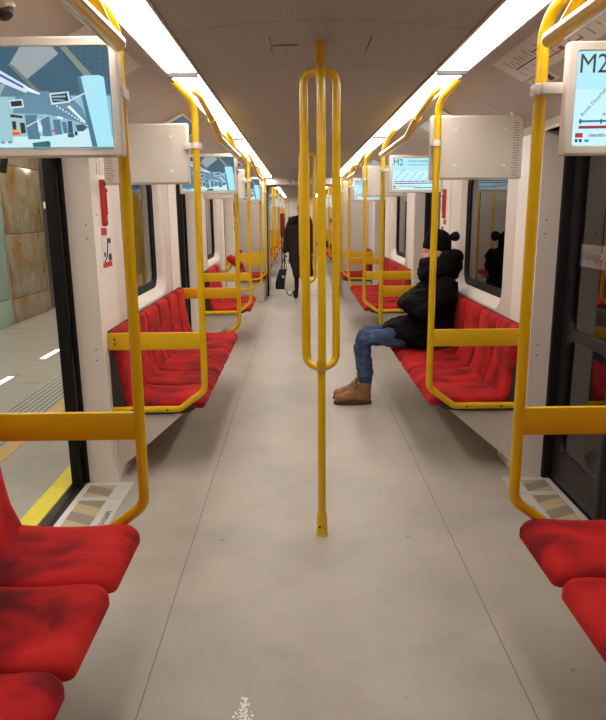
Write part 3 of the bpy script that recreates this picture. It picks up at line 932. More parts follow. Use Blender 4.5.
STOPS = ['Rondo Daszyńskiego', 'Rondo ONZ', 'Świętokrzyska', 'Nowy Świat', 'Centrum Nauki Kopernik', 'Stadion Narodowy', 'Dworzec Wileński']
def make_monitor(kind, detail=True):
    """seen from the front (looking +Y): 'A' hangs left with the pole on its right, 'B' hangs right with the pole on its left.
       local origin on the pole axis; front faces -Y"""
    root = thing('display_monitor', '', 'monitor')
    if kind == 'A': x0, x1, ax = -.475, .022 , 1
    else: x0, x1, ax = .048, .510, -1
    z0, z1 = 1.669, 1.998
    yf, yb = -.092, -.046
    if kind == 'B': z0, z1 = 1.660, 1.973
    b = B()
    def o2(ins):
        q = rr(x0 + ins, x1 - ins, z0 + ins, z1 - ins, .008, 3)
        return q
    loft(b, [[(x, yf + .006, z) for x, z in o2(0)], [(x, yf, z) for x, z in o2(.005)],
             [(x, yf, z) for x, z in o2(.024)], [(x, yf + .006, z) for x, z in o2(.027)]], False, False)
    loft(b, [[(x, yf + .006, z) for x, z in o2(0)], [(x, yb - .01, z) for x, z in o2(0)], [(x, yb, z) for x, z in o2(.01)]], False, True)
    # perforated vent strip on the outer side of the back
    bmesh.ops.remove_doubles(b, verts=b.verts[:], dist=1e-5)
    obj('housing', b, 'plastic', root)
    vx = x0 + .022 if kind == 'A' else x1 - .052
    b = B(); 
    for i in range(3):
        for j in range(22):
            xx = vx + .004 + i * .011 + (.0055 if j % 2 else 0); zz = z0 + .02 + j * .0128
            rod(b, (xx, yb - .001, zz), (xx, yb + .0008, zz), .0030, 6)
    obj('vent_holes', b, 'dark_shell', root)
    for fx in (.20, .74):
        for fz in (.22, .78):
            b = B(); xx = x0 + (x1 - x0) * fx; rod(b, (xx, yb - .001, z0 + (z1 - z0) * fz), (xx, yb + .006, z0 + (z1 - z0) * fz), .0085, 12); obj('screw', b, 'white', root)
    sx0, sx1, sz0, sz1 = x0 + .027, x1 - .027, z0 + .027, z1 - .027
    if kind == 'A': bm = picture_station(sx0, sx1, sz0, sz1, yf + .0055)
    else: bm = picture_map(sx0, sx1, sz0, sz1, yf + .0055)
    me_o = obj('screen', bm, 'screen', root, smooth=False)
    if kind == 'B':
        W, H = sx1 - sx0, sz1 - sz0; yy = yf + .0035
        text_obj('lettering', 'M2', .074, 'ink', me_o, (sx0 + .008 * W, yy, sz0 + .775 * H), sx=.92)
        text_obj('lettering', 'METRO WARSZAWSKIE', .022, 'ink', me_o, (sx0 + .33 * W, yy, sz0 + .87 * H))
        text_obj('lettering', 'Kierunek: Dworzec Wileński', .018, 'ink', me_o, (sx0 + .33 * W, yy, sz0 + .77 * H))
        for k, st in enumerate(STOPS[:5]):
            text_obj('lettering', st, .014, 'ink', me_o, (sx0 + (.06 + .16 * k) * W, yy, sz0 + .31 * H), (math.pi / 2, R(-48), 0))
        text_obj('lettering', 'linia M2 - www.metro.waw.pl', .012, 'ink', me_o, (sx0 + .13 * W, yy, sz0 + .095 * H))
    # clamp bracket round the pole
    b = B(); lathe(b, [(.0188, 1.838), (.026, 1.838), (.026, 1.868), (.0188, 1.868)], n=18)
    xe = (x1 - .02) if kind == 'A' else (x0 + .02)
    if kind == 'A':
        box(b, (-.03, -.07, 1.838), (.026, -.018, 1.868), .003)
    else:
        box(b, (-.012, -.06, 1.836), (x0 + .02, -.022, 1.868), .003); box(b, (-.028, -.045, 1.836), (.0, .0, 1.868), .003)
    obj('clamp', b, 'plastic', root)
    # short post up to the cove
    px = x0 + .06 if kind == 'A' else x1 - .06
    b = B(); rod(b, (px, -.069, z1 - .005), (px, -.07, 2.055 + .0), .011, 12); lathe(b, [(.026, 2.046), (.026, 2.056)], (px, -.07, 0), 14); obj('hanger', b, 'white', root)
    return root
mon = {'A': make_monitor('A'), 'B': make_monitor('B')}
mused = set()
def monitor(kind, s, y, facing, label):
    o = mon[kind] if kind not in mused else copy_tree(mon[kind]); mused.add(kind)
    o.location = (s * (XP - (.003 if s > 0 else .0115)), y, 0)
    o.rotation_euler = (0, 0, 0 if facing < 0 else math.pi)
    o['label'] = label; o['group'] = 'hanging display monitors'
# at the far end of a bay the front faces the camera, at the near end it faces away
ML = {2.10: 'large monitor showing a station hall, cut by the left edge|large monitor showing the M2 route, cut by the right edge',
      3.60: 'blank beige back of a monitor on the left pole, behind the large left monitor|blank beige back of a monitor above the seated person',
      5.85: 'smaller monitor with station picture on the left, beyond the blank one|smaller M2 monitor partly behind the blank one above the seated person',
      7.35: 'small blank monitor back on the left at the third bench pole|small blank monitor back on the right at the third bench pole',
      9.60: 'tiny lit monitor on the left at the far end of the third bay|tiny lit M2 monitor on the right at the far end of the third bay',
      11.1: 'tiny blank monitor back on the left before the passage|tiny blank monitor back on the right before the passage'}
for i, y in enumerate(PY):
    a, b_ = ML[y].split('|'); f = -1 if i % 2 == 0 else 1
    if f < 0: monitor('A', -1, y, -1, a); monitor('B', 1, y, -1, b_)
    else: monitor('B', -1, y, 1, a); monitor('A', 1, y, 1, b_)
for i, y in enumerate(PY2[2:7:2] ):
    monitor('A', -1, y, -1, '%s distant lit monitor on the left beyond the passage' % ordn[i]); monitor('B', 1, y, -1, '%s distant lit monitor on the right beyond the passage' % ordn[i])

# ------------------------------------------------------------------ small fittings on the walls
def emergency(s, y, label):
    root = thing('emergency_handle', label, 'emergency handle', (s * (XW - .0005), y, 0), group='red emergency handles')
    b = B(); loft(b, [[(-s * .0, *p) for p in rr(-.022, .022, 1.44, 1.69, .02, 5)], [(-s * .018, *p) for p in rr(-.022, .022, 1.44, 1.69, .02, 5)], [(-s * .024, *p) for p in rr(-.017, .017, 1.445, 1.685, .016, 5)]]); obj('housing', b, 'red_plastic', root)
    b = B(); box(b, (-s * .025 - .006, -.008, 1.50), (-s * .025 + .006, .008, 1.615), .003); ellipsoid(b, (-s * .028, 0, 1.63), (.009, .013, .013)); obj('lever', b, 'red_plastic', root)
    b = B(); box(b, (-s * .0245 - .001, -.01, 1.655), (-s * .0245 + .001, .01, 1.672)); box(b, (-s * .0245 - .001, -.01, 1.452), (-s * .0245 + .001, .01, 1.462)); obj('slot', b, 'dark_shell', root)
    return root
for s, ys in ((-1, (3.68, 11.19)), (1, (5.75,))):
    for y in ys:
        side = 'left' if s < 0 else 'right'
        emergency(s, y, 'red emergency handle on the %s wall pillar %s' % (side, 'beside the open door' if y < 5 else 'behind the head of the seated person' if y < 6 else 'far off by the end bench'))
        st = thing('safety_sticker', 'red white and blue safety sticker below the %s %s emergency handle' % ('nearer' if y < 5 else 'farther' if y > 6 else 'only', side), 'sticker', (s * (XW - .0005), y, 0), group='safety stickers')
        X = -s * .001
        b = B(); box(b, (X - .0008, -.05, 1.392), (X + .0008, .05, 1.43)); obj('red_label', b, 'red_print', st)
        b = B(); box(b, (X - .0008, -.06, 1.215), (X + .0008, .11, 1.38)); obj('sheet', b, 'paper', st)
        X2 = -s * .0024
        b = B()
        box(b, (X2 - .0004, .04, 1.345), (X2 + .0004, .11, 1.372)); box(b, (X2 - .0004, .05, 1.248), (X2 + .0004, .11, 1.285)); tube(b, [(X2, .04, 1.345), (X2, .02, 1.27), (X2, -.03, 1.248)], .004, 6); ellipsoid(b, (X2, -.015, 1.285), (.0006, .02, .016)); obj('print', b, 'blue_print', st)
        b = B(); box(b, (X2 - .0004, -.06, 1.215), (X2 + .0004, .11, 1.244)); obj('red_band', b, 'red_print', st)
for s in (-1, 1):
    side = 'left' if s < 0 else 'right'
    t = thing('pillar_notice', 'small vertical printed lines on the %s' % ('left pillar above the red emergency handle' if s < 0 else 'right pillar past the seated person'), 'notice', (s * (XW - .001), 3.68 if s < 0 else 7.40, 0), group='printed pillar notices')
    for k in range(3):
        text_obj('lettering', ['Hamulec bezp.', 'Emergency brake', 'Notbremse'][k], .018, 'ink', t, (-s * .0005, -.035 + k * .052, 1.715), (R(90), R(-90), R(90) * (-s))).scale = (1, 2.6, 1)

# route maps above the near doors, advert panels above the windows (on the sloping cove)
def cove_pt(s, x, y, off=.002):
    a, c = (.80, 2.142), (.95, 2.066)
    if x > .95: a, c = (.95, 2.066), (1.10, 1.985)
    t = (x - a[0]) / (c[0] - a[0])
    return Vector((s * (x - off * .45), y, a[1] + (c[1] - a[1]) * t - off * .89))
def cove_sheet(bm, s, xa, xb, ya, yb, off, mi=0, th=.0015):
    xs = [xa] + ([.95] if xa < .95 < xb else []) + [xb]
    for p, q in zip(xs, xs[1:]):
        qd = [cove_pt(s, p, ya, off), cove_pt(s, q, ya, off), cove_pt(s, q, yb, off), cove_pt(s, p, yb, off)]
        quad(bm, qd, mi)
for s, ya, yb in ((1, 2.05, 3.16), (-1, 2.42, 3.12)):
    side = 'right' if s > 0 else 'left'
    b = B(); cove_sheet(b, s, .79, .935, ya, yb, .002)
    for k in range(24 if s > 0 else 0):
        y = ya + .13 + k * .038
        L = .02 + .012 * ((k * 7) % 3); cove_sheet(b, s, .86 - L, .86, y, y + .006, .0035, 1)
        if k % 2: cove_sheet(b, s, .882, .882 + L * .8, y, y + .006, .0035, 1)
    r = tag(obj('route_map', b, ['paper', 'ink'], smooth=False), 'long paper route map on the sloping ceiling above the right door' if s > 0 else 'blank pale paper sheet on the sloping ceiling above the left door', 'poster', 'papers above the doors')
    if s < 0: continue
    b = B(); cove_sheet(b, s, .868, .874, ya + .12, yb - .10, .0035); obj('route_line', b, 'blue_print', r, smooth=False)
    b = B(); cove_sheet(b, s, .842, .848, ya + .15, ya + .75, .0035); cove_sheet(b, s, .885, .90, ya + .55, ya + .58, .0035); cove_sheet(b, s, .898, .903, ya + .40, ya + .75, .0035); obj('red_line', b, 'red_print', r, smooth=False)
    b = B(); cove_sheet(b, s, .945, 1.0, yb - .28, yb - .02, .002); 
    q = tag(obj('notice_sheet', b, 'paper', smooth=False), 'small paper notice beside the route map above the %s door' % side, 'poster', 'small notices by the route maps')
    b = B(); cove_sheet(b, s, .955, .99, yb - .25, yb - .20, .0035); cove_sheet(b, s, .96, .965, yb - .17, yb - .06, .0035); cove_sheet(b, s, .975, .98, yb - .17, yb - .06, .0035); obj('print', b, 'ink', q, smooth=False)
for s in (-1, 1):
    for i, ya in enumerate((4.35, 8.1)):
        side = 'right' if s > 0 else 'left'
        b = B()
        p = [cove_pt(s, .82, ya, .004), cove_pt(s, 1.06, ya, .004), cove_pt(s, 1.06, ya + .75, .004), cove_pt(s, .82, ya + .75, .004)]
        n = Vector((-s * .45, 0, -.89)) * .012
        loft(b, [p, [v + n for v in p]])
        fr = tag(obj('advert_panel', b, 'white', smooth=False), '%s glossy advert panel on the %s cove above the %s bench' % ('blue' if s < 0 else 'pale blue', side, ('second', 'third')[i]), 'poster', 'advert panels on the coves')
        cdir = (p[0] + p[1] + p[2] + p[3]) / 4
        b = B(); quad(b, [(v - cdir) * .93 + cdir + n * 1.08 for v in p]); obj('print', b, 'blue_ad' if s < 0 else 'pale_ad', fr, smooth=False)

# ceiling dome camera at the top left
root = thing('dome_camera', 'small chrome dome on the sloping ceiling in the top left corner', 'camera', tuple(cove_pt(-1, .93, 2.02)))
rot = Matrix.Rotation(R(-27), 4, 'Y')
b = B(); lathe(b, [(.038, .004), (.038, -.006), (.032, -.012), (.028, -.012)], n=24); bmesh.ops.transform(b, matrix=rot, verts=b.verts[:]); obj('ring', b, 'steel', root)
b = B(); ellipsoid(b, (0, 0, -.012), (.027, .027, .022)); bmesh.ops.transform(b, matrix=rot, verts=b.verts[:]); obj('dome', b, 'dark_frame', root)

# worn silvery patch on the floor in the foreground
b = B(); random.seed(3)
for k in range(110):
    a = random.gauss(0, .5); y = 1.66 + random.random() ** 1.5 * .13; x = -.285 + random.gauss(0, .019) * (1.0 - (y - 1.66) * 5)
    r_ = random.uniform(.002, .006); n = random.randint(4, 6); a0 = random.random() * 6
    bm_pts = [(x + r_ * math.cos(a0 + 6.283 * j / n) * random.uniform(.6, 1.4), y + r_ * math.sin(a0 + 6.283 * j / n) * random.uniform(.6, 1.6), .0012 + k * 1e-6) for j in range(n)]
    quad(b, bm_pts)
o = obj('floor_stain', b, 'white', smooth=False); tag(o, 'worn silvery patch on the grey floor at the bottom of the picture', 'stain'); 

# ------------------------------------------------------------------ station outside
b = B(); box(b, (-4.3, -6, -.25), (-1.425, 26, -.02)); struct(obj('floor_platform', b, 'pfloor'))
b = B(); box(b, (-1.535, -6, -.021), (-1.428, 26, -.016)); struct(obj('trim_30', b, 'strip_yellow'))
b = B(); box(b, (-2.11, -6, -.021), (-1.99, 26, -.017)); struct(obj('trim_31', b, 'strip_tan'))
b = B(); box(b, (-2.46, -6, -.021), (-2.13, 26, -.0175))
for i in range(7):
    for j in range(150):
        x = -2.44 + i * .048; y = 2.4 + j * .048
        lathe(b, [(.015, -.0175), (.010, -.0120)], (x, y, 0), 6, 1)
struct(obj('trim_32', b, ['tactile', 'tactile_dot']))
b = B()
for j in range(9): 
    y = 1.4 + j * 1.5; box(b, (-4.2, y, -.0205), (-1.55, y + .004, -.0192))
struct(obj('trim_33', b, 'tile_dark'))
for k in range(8):
    y = 3.3 + 1.29 * k
    bm = B(); box(bm, (-2.94, y - .34, -.021), (-2.85, y + .34, -.017), .001)
    r = tag(obj('floor_light', bm, 'steel'), 'white light strip sunk in the platform floor, %s along the row' % ordn[k], 'floor light', 'platform floor lights')
    bm = B(); box(bm, (-2.925, y - .25, -.018), (-2.865, y + .25, -.0155)); obj('lens', bm, 'floor_lamp', r)
# station wall: marble slabs, lift glass, dark recess
b = B(); box(b, (-4.6, -6, -.02), (-4.24, 26, 3.4)); struct(obj('wall_station', b, 'tile_dark'))
g = 0
zs = [-.02, .33, 1.25, 2.2, 3.1]
for j in range(4):
    bm = B(); box(bm, (-4.24, 9.26, zs[j] + .004), (-4.19, 10.72, zs[j + 1] - .004), .004)
    bmesh.ops.translate(bm, verts=bm.verts[:], vec=(0, 0, 0))
    o = obj('marble_slab', bm, 'marble', origin=(-4.2, 10, (zs[j] + zs[j + 1]) / 2))
    tag(o, ['low brown marble slab at the foot of the station wall', 'brown veined marble slab, second up on the station wall', 'brown marble slab at head height on the station wall', 'topmost brown marble slab under the station ceiling'][j], 'wall slab', 'marble wall slabs')
root = thing('lift_door', 'pale green glass lift front on the platform beside the marble', 'glass door', (-4.19, 8.2, 0))
bm = B(); box(bm, (-.04, -1.9, .36), (0, 1.03, 2.3), .004); obj('glass_panel', bm, 'pgreen', root)
bm = B(); box(bm, (-.04, -1.9, -.02), (.002, 1.03, .352), .004); obj('kick_panel', bm, 'pgreen', root)
bm = B(); box(bm, (-.05, 1.03, -.02), (.012, 1.055, 2.4), .003); box(bm, (-.05, -1.9, 2.3), (.012, 1.055, 2.36), .003); obj('frame', bm, 'steel', root)
bm = B(); tube(bm, [(0, .88, 1.70), (.05, .88, 1.70), (.05, .88, 1.95), (0, .88, 1.95)], .012, fillet=.02); obj('handle', bm, 'steel', root)
bm = B(); box(bm, (0, .70, 1.32), (.003, .84, 1.50)); obj('sticker', bm, 'red_print', root)
bm = B(); box(bm, (-4.24, 10.9, 1.62), (-4.235, 10.99, 1.72)); tag(obj('wall_plate', bm, 'white', smooth=False), 'tiny white plate on the dark panel beside the marble', 'sign')
bm = B(); box(bm, (-.03, -.03, -.34), (.03, .03, .34), .006); bmesh.ops.transform(bm, matrix=Matrix.Translation((-3.3, 7.55, 2.30)) @ Matrix.Rotation(R(14), 4, 'Y'), verts=bm.verts[:])
rod(bm, (-3.22, 7.55, 2.6), (-3.22, 7.55, 3.2), .012); tag(obj('hanging_fixture', bm, 'dark_frame'), 'slanted dark metal bar hanging over the platform beside the marble', 'fixture')
b = B(); box(b, (-4.6, -6, 3.2), (-1.2, 26, 3.3)); struct(obj('ceiling_station', b, 'panel_grey'))
# tunnel wall on the right with the station name band
b = B(); box(b, (2.5, -4, -.8), (2.6, 26, 3.2)); struct(obj('wall_tunnel', b, 'tunnel'))
root = thing('station_sign', 'pale station name band on the tunnel wall seen through the right door', 'sign', (2.495, 4.85, 1.10))
bm = B(); box(bm, (-.008, -3.0, -.10), (0, 3.4, .10), .002); obj('band', bm, 'sign_added_glow', root)
for yy in (.85,):
    text_obj('lettering', 'Rondo Daszyńskiego', .125, 'black', root, (-.013, .70, -.035), (R(90), 0, R(-90)), align='RIGHT')

# ------------------------------------------------------------------ people
def seated_person(dy, dx, name, label, top, trousers, boots, hat, kind):
    """seated on a right-hand bench facing -X; coordinates for the person on the second bench then shifted"""
    Yc = 5.08
    org = (1.0, Yc, .56)
    def sh(o): return o
    SH = (1.01, Yc, .97)
    legs = []
    for e, fy in ((-1, 5.02), (1, 5.17)):
        hy = Yc + e * .095
        legs.append([(1.0, Yc, .565, .12), (.985, hy, .55, .09), (.70, Yc + e * .10, .545, .078), (.41, fy - .01 + e * .02, .545, .058), (.405, fy, .44, .055), (.425, fy, .27, .055), (.425, fy, .12, .042)])
    spine = [(1.0, Yc, .565, .12), (1.02, Yc, .70, .125), (1.02, Yc, .84, .135), (1.01, Yc, .955, .11), (.995, Yc, 1.03, .055), (.98, Yc, 1.10, .055)]
    arms = []
    for e in (-1, 1):
        f = .0 if e < 0 else .03
        arms.append([(1.01, Yc, .955, .11), (1.01, Yc + e * .17, .955, .065), (.95, Yc + e * .235, .82, .052), (.86, Yc + e * .225, .745, .045), (.775, Yc + e * .10, .775 + f, .04), (.79, Yc - e * .02, .80 + f, .032)])
    hands = []
    for e in (-1, 1):
        f = .0 if e < 0 else .03
        w = (.765, Yc - e * .02, .80 + f, .032)
        w = (.79, w[1], w[2], w[3])
        for k in range(4):
            dz = .03 - k * .018
            L = (.075, .082, .076, .06)[k]
            hands.append([w, (.80, Yc - e * .06, .80 + f + dz * .8, .013), (.81, Yc - e * (.06 + L * .5), .802 + f + dz, .0105), (.825, Yc - e * (.06 + L * .9), .80 + f + dz, .009)])
        hands.append([w, (.785, Yc - e * .035, .83 + f, .013), (.795, Yc - e * .065, .835 + f, .010)])
    feet = []
    for fy in (5.02, 5.17):
        feet.append([(.425, fy, .12, .042), (.42, fy, .05, .04), (.33, fy - .005, .035, .035), (.24, fy - .008, .03, .028)])
    thin = [[(x, y, z, r - .012 if r > .04 else r) for x, y, z, r in c] for c in legs + arms]
    bm = skin_bm([spine] + thin + feet + hands, 0, 2)
    # head: skull, jaw, nose, brow, ears, lips
    ellipsoid(bm, (.965, Yc, 1.215), (.098, .076, .108), u=24, v=18)
    ellipsoid(bm, (.925, Yc, 1.150), (.062, .055, .072))
    ellipsoid(bm, (.868, Yc, 1.172), (.022, .014, .016)); ellipsoid(bm, (.876, Yc, 1.192), (.014, .010, .026), Matrix.Rotation(R(-20), 3, 'Y'))
    ellipsoid(bm, (.885, Yc, 1.222), (.018, .05, .012))
    ellipsoid(bm, (.876, Yc, 1.136), (.012, .026, .007)); ellipsoid(bm, (.879, Yc, 1.124), (.012, .022, .008)); ellipsoid(bm, (.888, Yc, 1.098), (.02, .026, .018))
    for e in (-1, 1):
        ellipsoid(bm, (.975, Yc + e * .080, 1.185), (.022, .010, .032))
        ellipsoid(bm, (.90, Yc + e * .038, 1.165), (.024, .022, .022))
    bm = remesh(bm, .0065, 3)
    off = Vector((dx, dy, 0))
    def fin(nm, b, mt, parent=None, **k):
        o = obj(nm, b, mt, parent, origin=org, **k)
        if not parent: o.location = Vector(org) + off
        return o
    P = fin(name, bm, 'skin', sharp=180); tag(P, label, 'person', 'people in the train')
    for e in (-1, 1):
        b = B(); ellipsoid(b, (.884, Yc + e * .030, 1.204), (.008, .012, .007)); fin('eye', b, 'eye', P)
    # trousers
    tl = []
    for lg in legs:
        tl.append([(x, y, z, r + ((-.02, .006, .010, .012)[i] if i < 4 else .014)) for i, (x, y, z, r) in enumerate(lg[:-1])] + [(lg[-1][0], lg[-1][1], .185, .054), (lg[-1][0], lg[-1][1], .165, .056)])
    b = skin_bm(tl, 0, 2); b = remesh(b, .010, 3); wrinkle(b, .012, 14, (1, 1, 1.6), 3)
    fin('jeans' if kind == 'man' else 'trousers', b, trousers, P, sharp=180)
    # jacket or top
    sp = [(x, y, z, r + .03) for x, y, z, r in spine[:4]]
    b = skin_bm([sp] + [[(x, y, z, r + (.03 if i == 0 else .026)) for i, (x, y, z, r) in enumerate(a[:-1])] + [(a[-1][0], a[-1][1], a[-1][2], a[-1][3] + .018)] for a in arms], 0, 2)
    if kind == 'man':
        ellipsoid(b, (.98, Yc, .62), (.165, .235, .20)); ellipsoid(b, (.79, Yc, .575), (.235, .225, .118), Matrix.Rotation(R(4), 3, 'Y'))
        ellipsoid(b, (.90, Yc, .80), (.15, .20, .17)); ellipsoid(b, (.865, Yc, .525), (.235, .235, .105))
        ellipsoid(b, (1.0, Yc, .90), (.125, .24, .10))
        ellipsoid(b, (.80, Yc, .80), (.115, .21, .085)); ellipsoid(b, (1.0, Yc, .80), (.13, .22, .16))
        # cut flat at the seat
        for v in b.verts:
            v.co.z = max(v.co.z, .474)
            v.co.x = min(v.co.x, 1.135 if v.co.z > .8 else 1.10)
    b = remesh(b, .012, 4); wrinkle(b, .014, 11, (1, 1, 2.2), 1)
    fin('jacket' if kind == 'man' else 'top', b, top, P, sharp=180)
    if kind == 'man':
        # bulky hood and scarf piled round the neck
        b = B()
        for k in range(16):
            a = 2 * math.pi * k / 16
            ellipsoid(b, (1.0 + .105 * math.cos(a), Yc + .115 * math.sin(a), 1.065 + .03 * math.cos(a)), (.070, .070, .075))
        for k in range(14):
            a = 2 * math.pi * k / 14
            ellipsoid(b, (.985 + .095 * math.cos(a), Yc + .10 * math.sin(a), 1.115 + .005 * math.cos(a)), (.05, .05, .05))
        for k in range(9):
            a = R(-80 + 20 * k)
            ellipsoid(b, (1.02 + .09 * math.cos(a), Yc + .115 * math.sin(a), 1.155), (.065, .062, .062))
        ellipsoid(b, (1.02, Yc, 1.04), (.13, .17, .09))
        b = remesh(b, .011, 3); wrinkle(b, .010, 20, (1, 1, 1), 5)
        fin('hood', b, 'jacket', P, sharp=180)
        b = B(); ellipsoid(b, (.900, Yc, 1.085), (.062, .082, .058)); ellipsoid(b, (.925, Yc, 1.035), (.07, .10, .05)); b = remesh(b, .011, 3); wrinkle(b, .012, 26, (1, 1, 2), 8)
        fin('scarf', b, 'knit', P, sharp=180)
        # knitted hat with a pompom
        b = B()
        loops = []
        for q, z in ((1.03, 1.205), (1.07, 1.212), (1.08, 1.235), (1.06, 1.252), (1.035, 1.255), (1.03, 1.275), (.93, 1.315), (.70, 1.345), (.35, 1.362), (.08, 1.366)):
            tilt = lambda x: (x - .97) * -.16
            loops.append([(.97 + .102 * q * math.cos(2 * math.pi * k / 28) + (z - 1.2) * .12, Yc + .084 * q * math.sin(2 * math.pi * k / 28), z + tilt(.97 + .102 * q * math.cos(2 * math.pi * k / 28)) + .004) for k in range(28)])
        loft(b, loops); h = fin('knit_hat', b, 'knit', P, sharp=70)
        b = B(); ellipsoid(b, (1.108, Yc, 1.312), (.036, .036, .036), u=24, v=16); wrinkle(b, .008, 60); ellipsoid(b, (1.07, Yc, 1.315), (.03, .012, .012)); fin('pompom', b, 'fur', h, sharp=180)
    else:
        b = B(); ellipsoid(b, (.985, Yc, 1.24), (.112, .094, .11)); ellipsoid(b, (1.03, Yc, 1.14), (.07, .095, .15)); b = remesh(b, .010, 3); 
        fin('hair', b, hat, P, sharp=180)
    # boots
    for fy in (5.02, 5.17):
        b = B()
        ellipsoid(b, (.24, fy - .008, .052), (.065, .046, .038)); ellipsoid(b, (.30, fy - .005, .062), (.085, .046, .046)); ellipsoid(b, (.40, fy, .062), (.075, .043, .056)); ellipsoid(b, (.345, fy, .085), (.06, .040, .05))
        loft(b, [[(.415 + .058 * math.cos(2 * math.pi * k / 20) * q, fy + .050 * math.sin(2 * math.pi * k / 20) * q, z) for k in range(20)] for z, q in ((.05, .85), (.10, .95), (.14, 1.0), (.172, 1.08), (.178, 1.02))])
        for v in b.verts: v.co.z = max(v.co.z, .022)
        b = remesh(b, .006, 3); wrinkle(b, .004, 30)
        bt = fin('boot', b, boots, P, sharp=180)
        b = B()
        def sole(q): return [(.325 + (.152 * q) * math.cos(a) , fy - .004 + (.050 * q if math.cos(a) < .2 else .043 * q) * math.copysign(abs(math.sin(a)) ** .8, math.sin(a))) for a in [2 * math.pi * k / 32 for k in range(32)]]
        loft(b, [[(x, y, z) for x, y in sole(q)] for z, q in ((.001, .97), (.004, 1.0), (.024, 1.0), (.028, .97))]); fin('sole', b, 'sole' if kind == 'man' else boots, bt)
        if kind == 'man':
            b = B()
            for k in range(4):
                x = .300 + k * .022; z = .104 + k * .017
                tube(b, [(x + .012, fy - .04, z - .012), (x, fy - .02, z + .003), (x, fy + .02, z + .003), (x + .012, fy + .04, z - .012)], .0032, 6, fillet=.012)
            tube(b, [(.352, fy - .01, .160), (.325, fy - .05, .160), (.318, fy - .045, .125)], .003, 6, fillet=.012)
            tube(b, [(.352, fy + .01, .160), (.330, fy - .035, .140), (.322, fy - .05, .10)], .003, 6, fillet=.012)
            fin('laces', b, 'lace', bt)
    return P
seated_person(0, 0, 'person', 'person in black jacket, black pompom hat and blue jeans sitting on the right bench', 'jacket', 'denim', 'boot', 'hair', 'man')
seated_person(15.72, -.02, 'person', 'tiny distant brown-haired person in a pink top seated on the right beyond the passage', 'pink_top', 'grey_trousers', 'black', 'hair_brown', 'far')

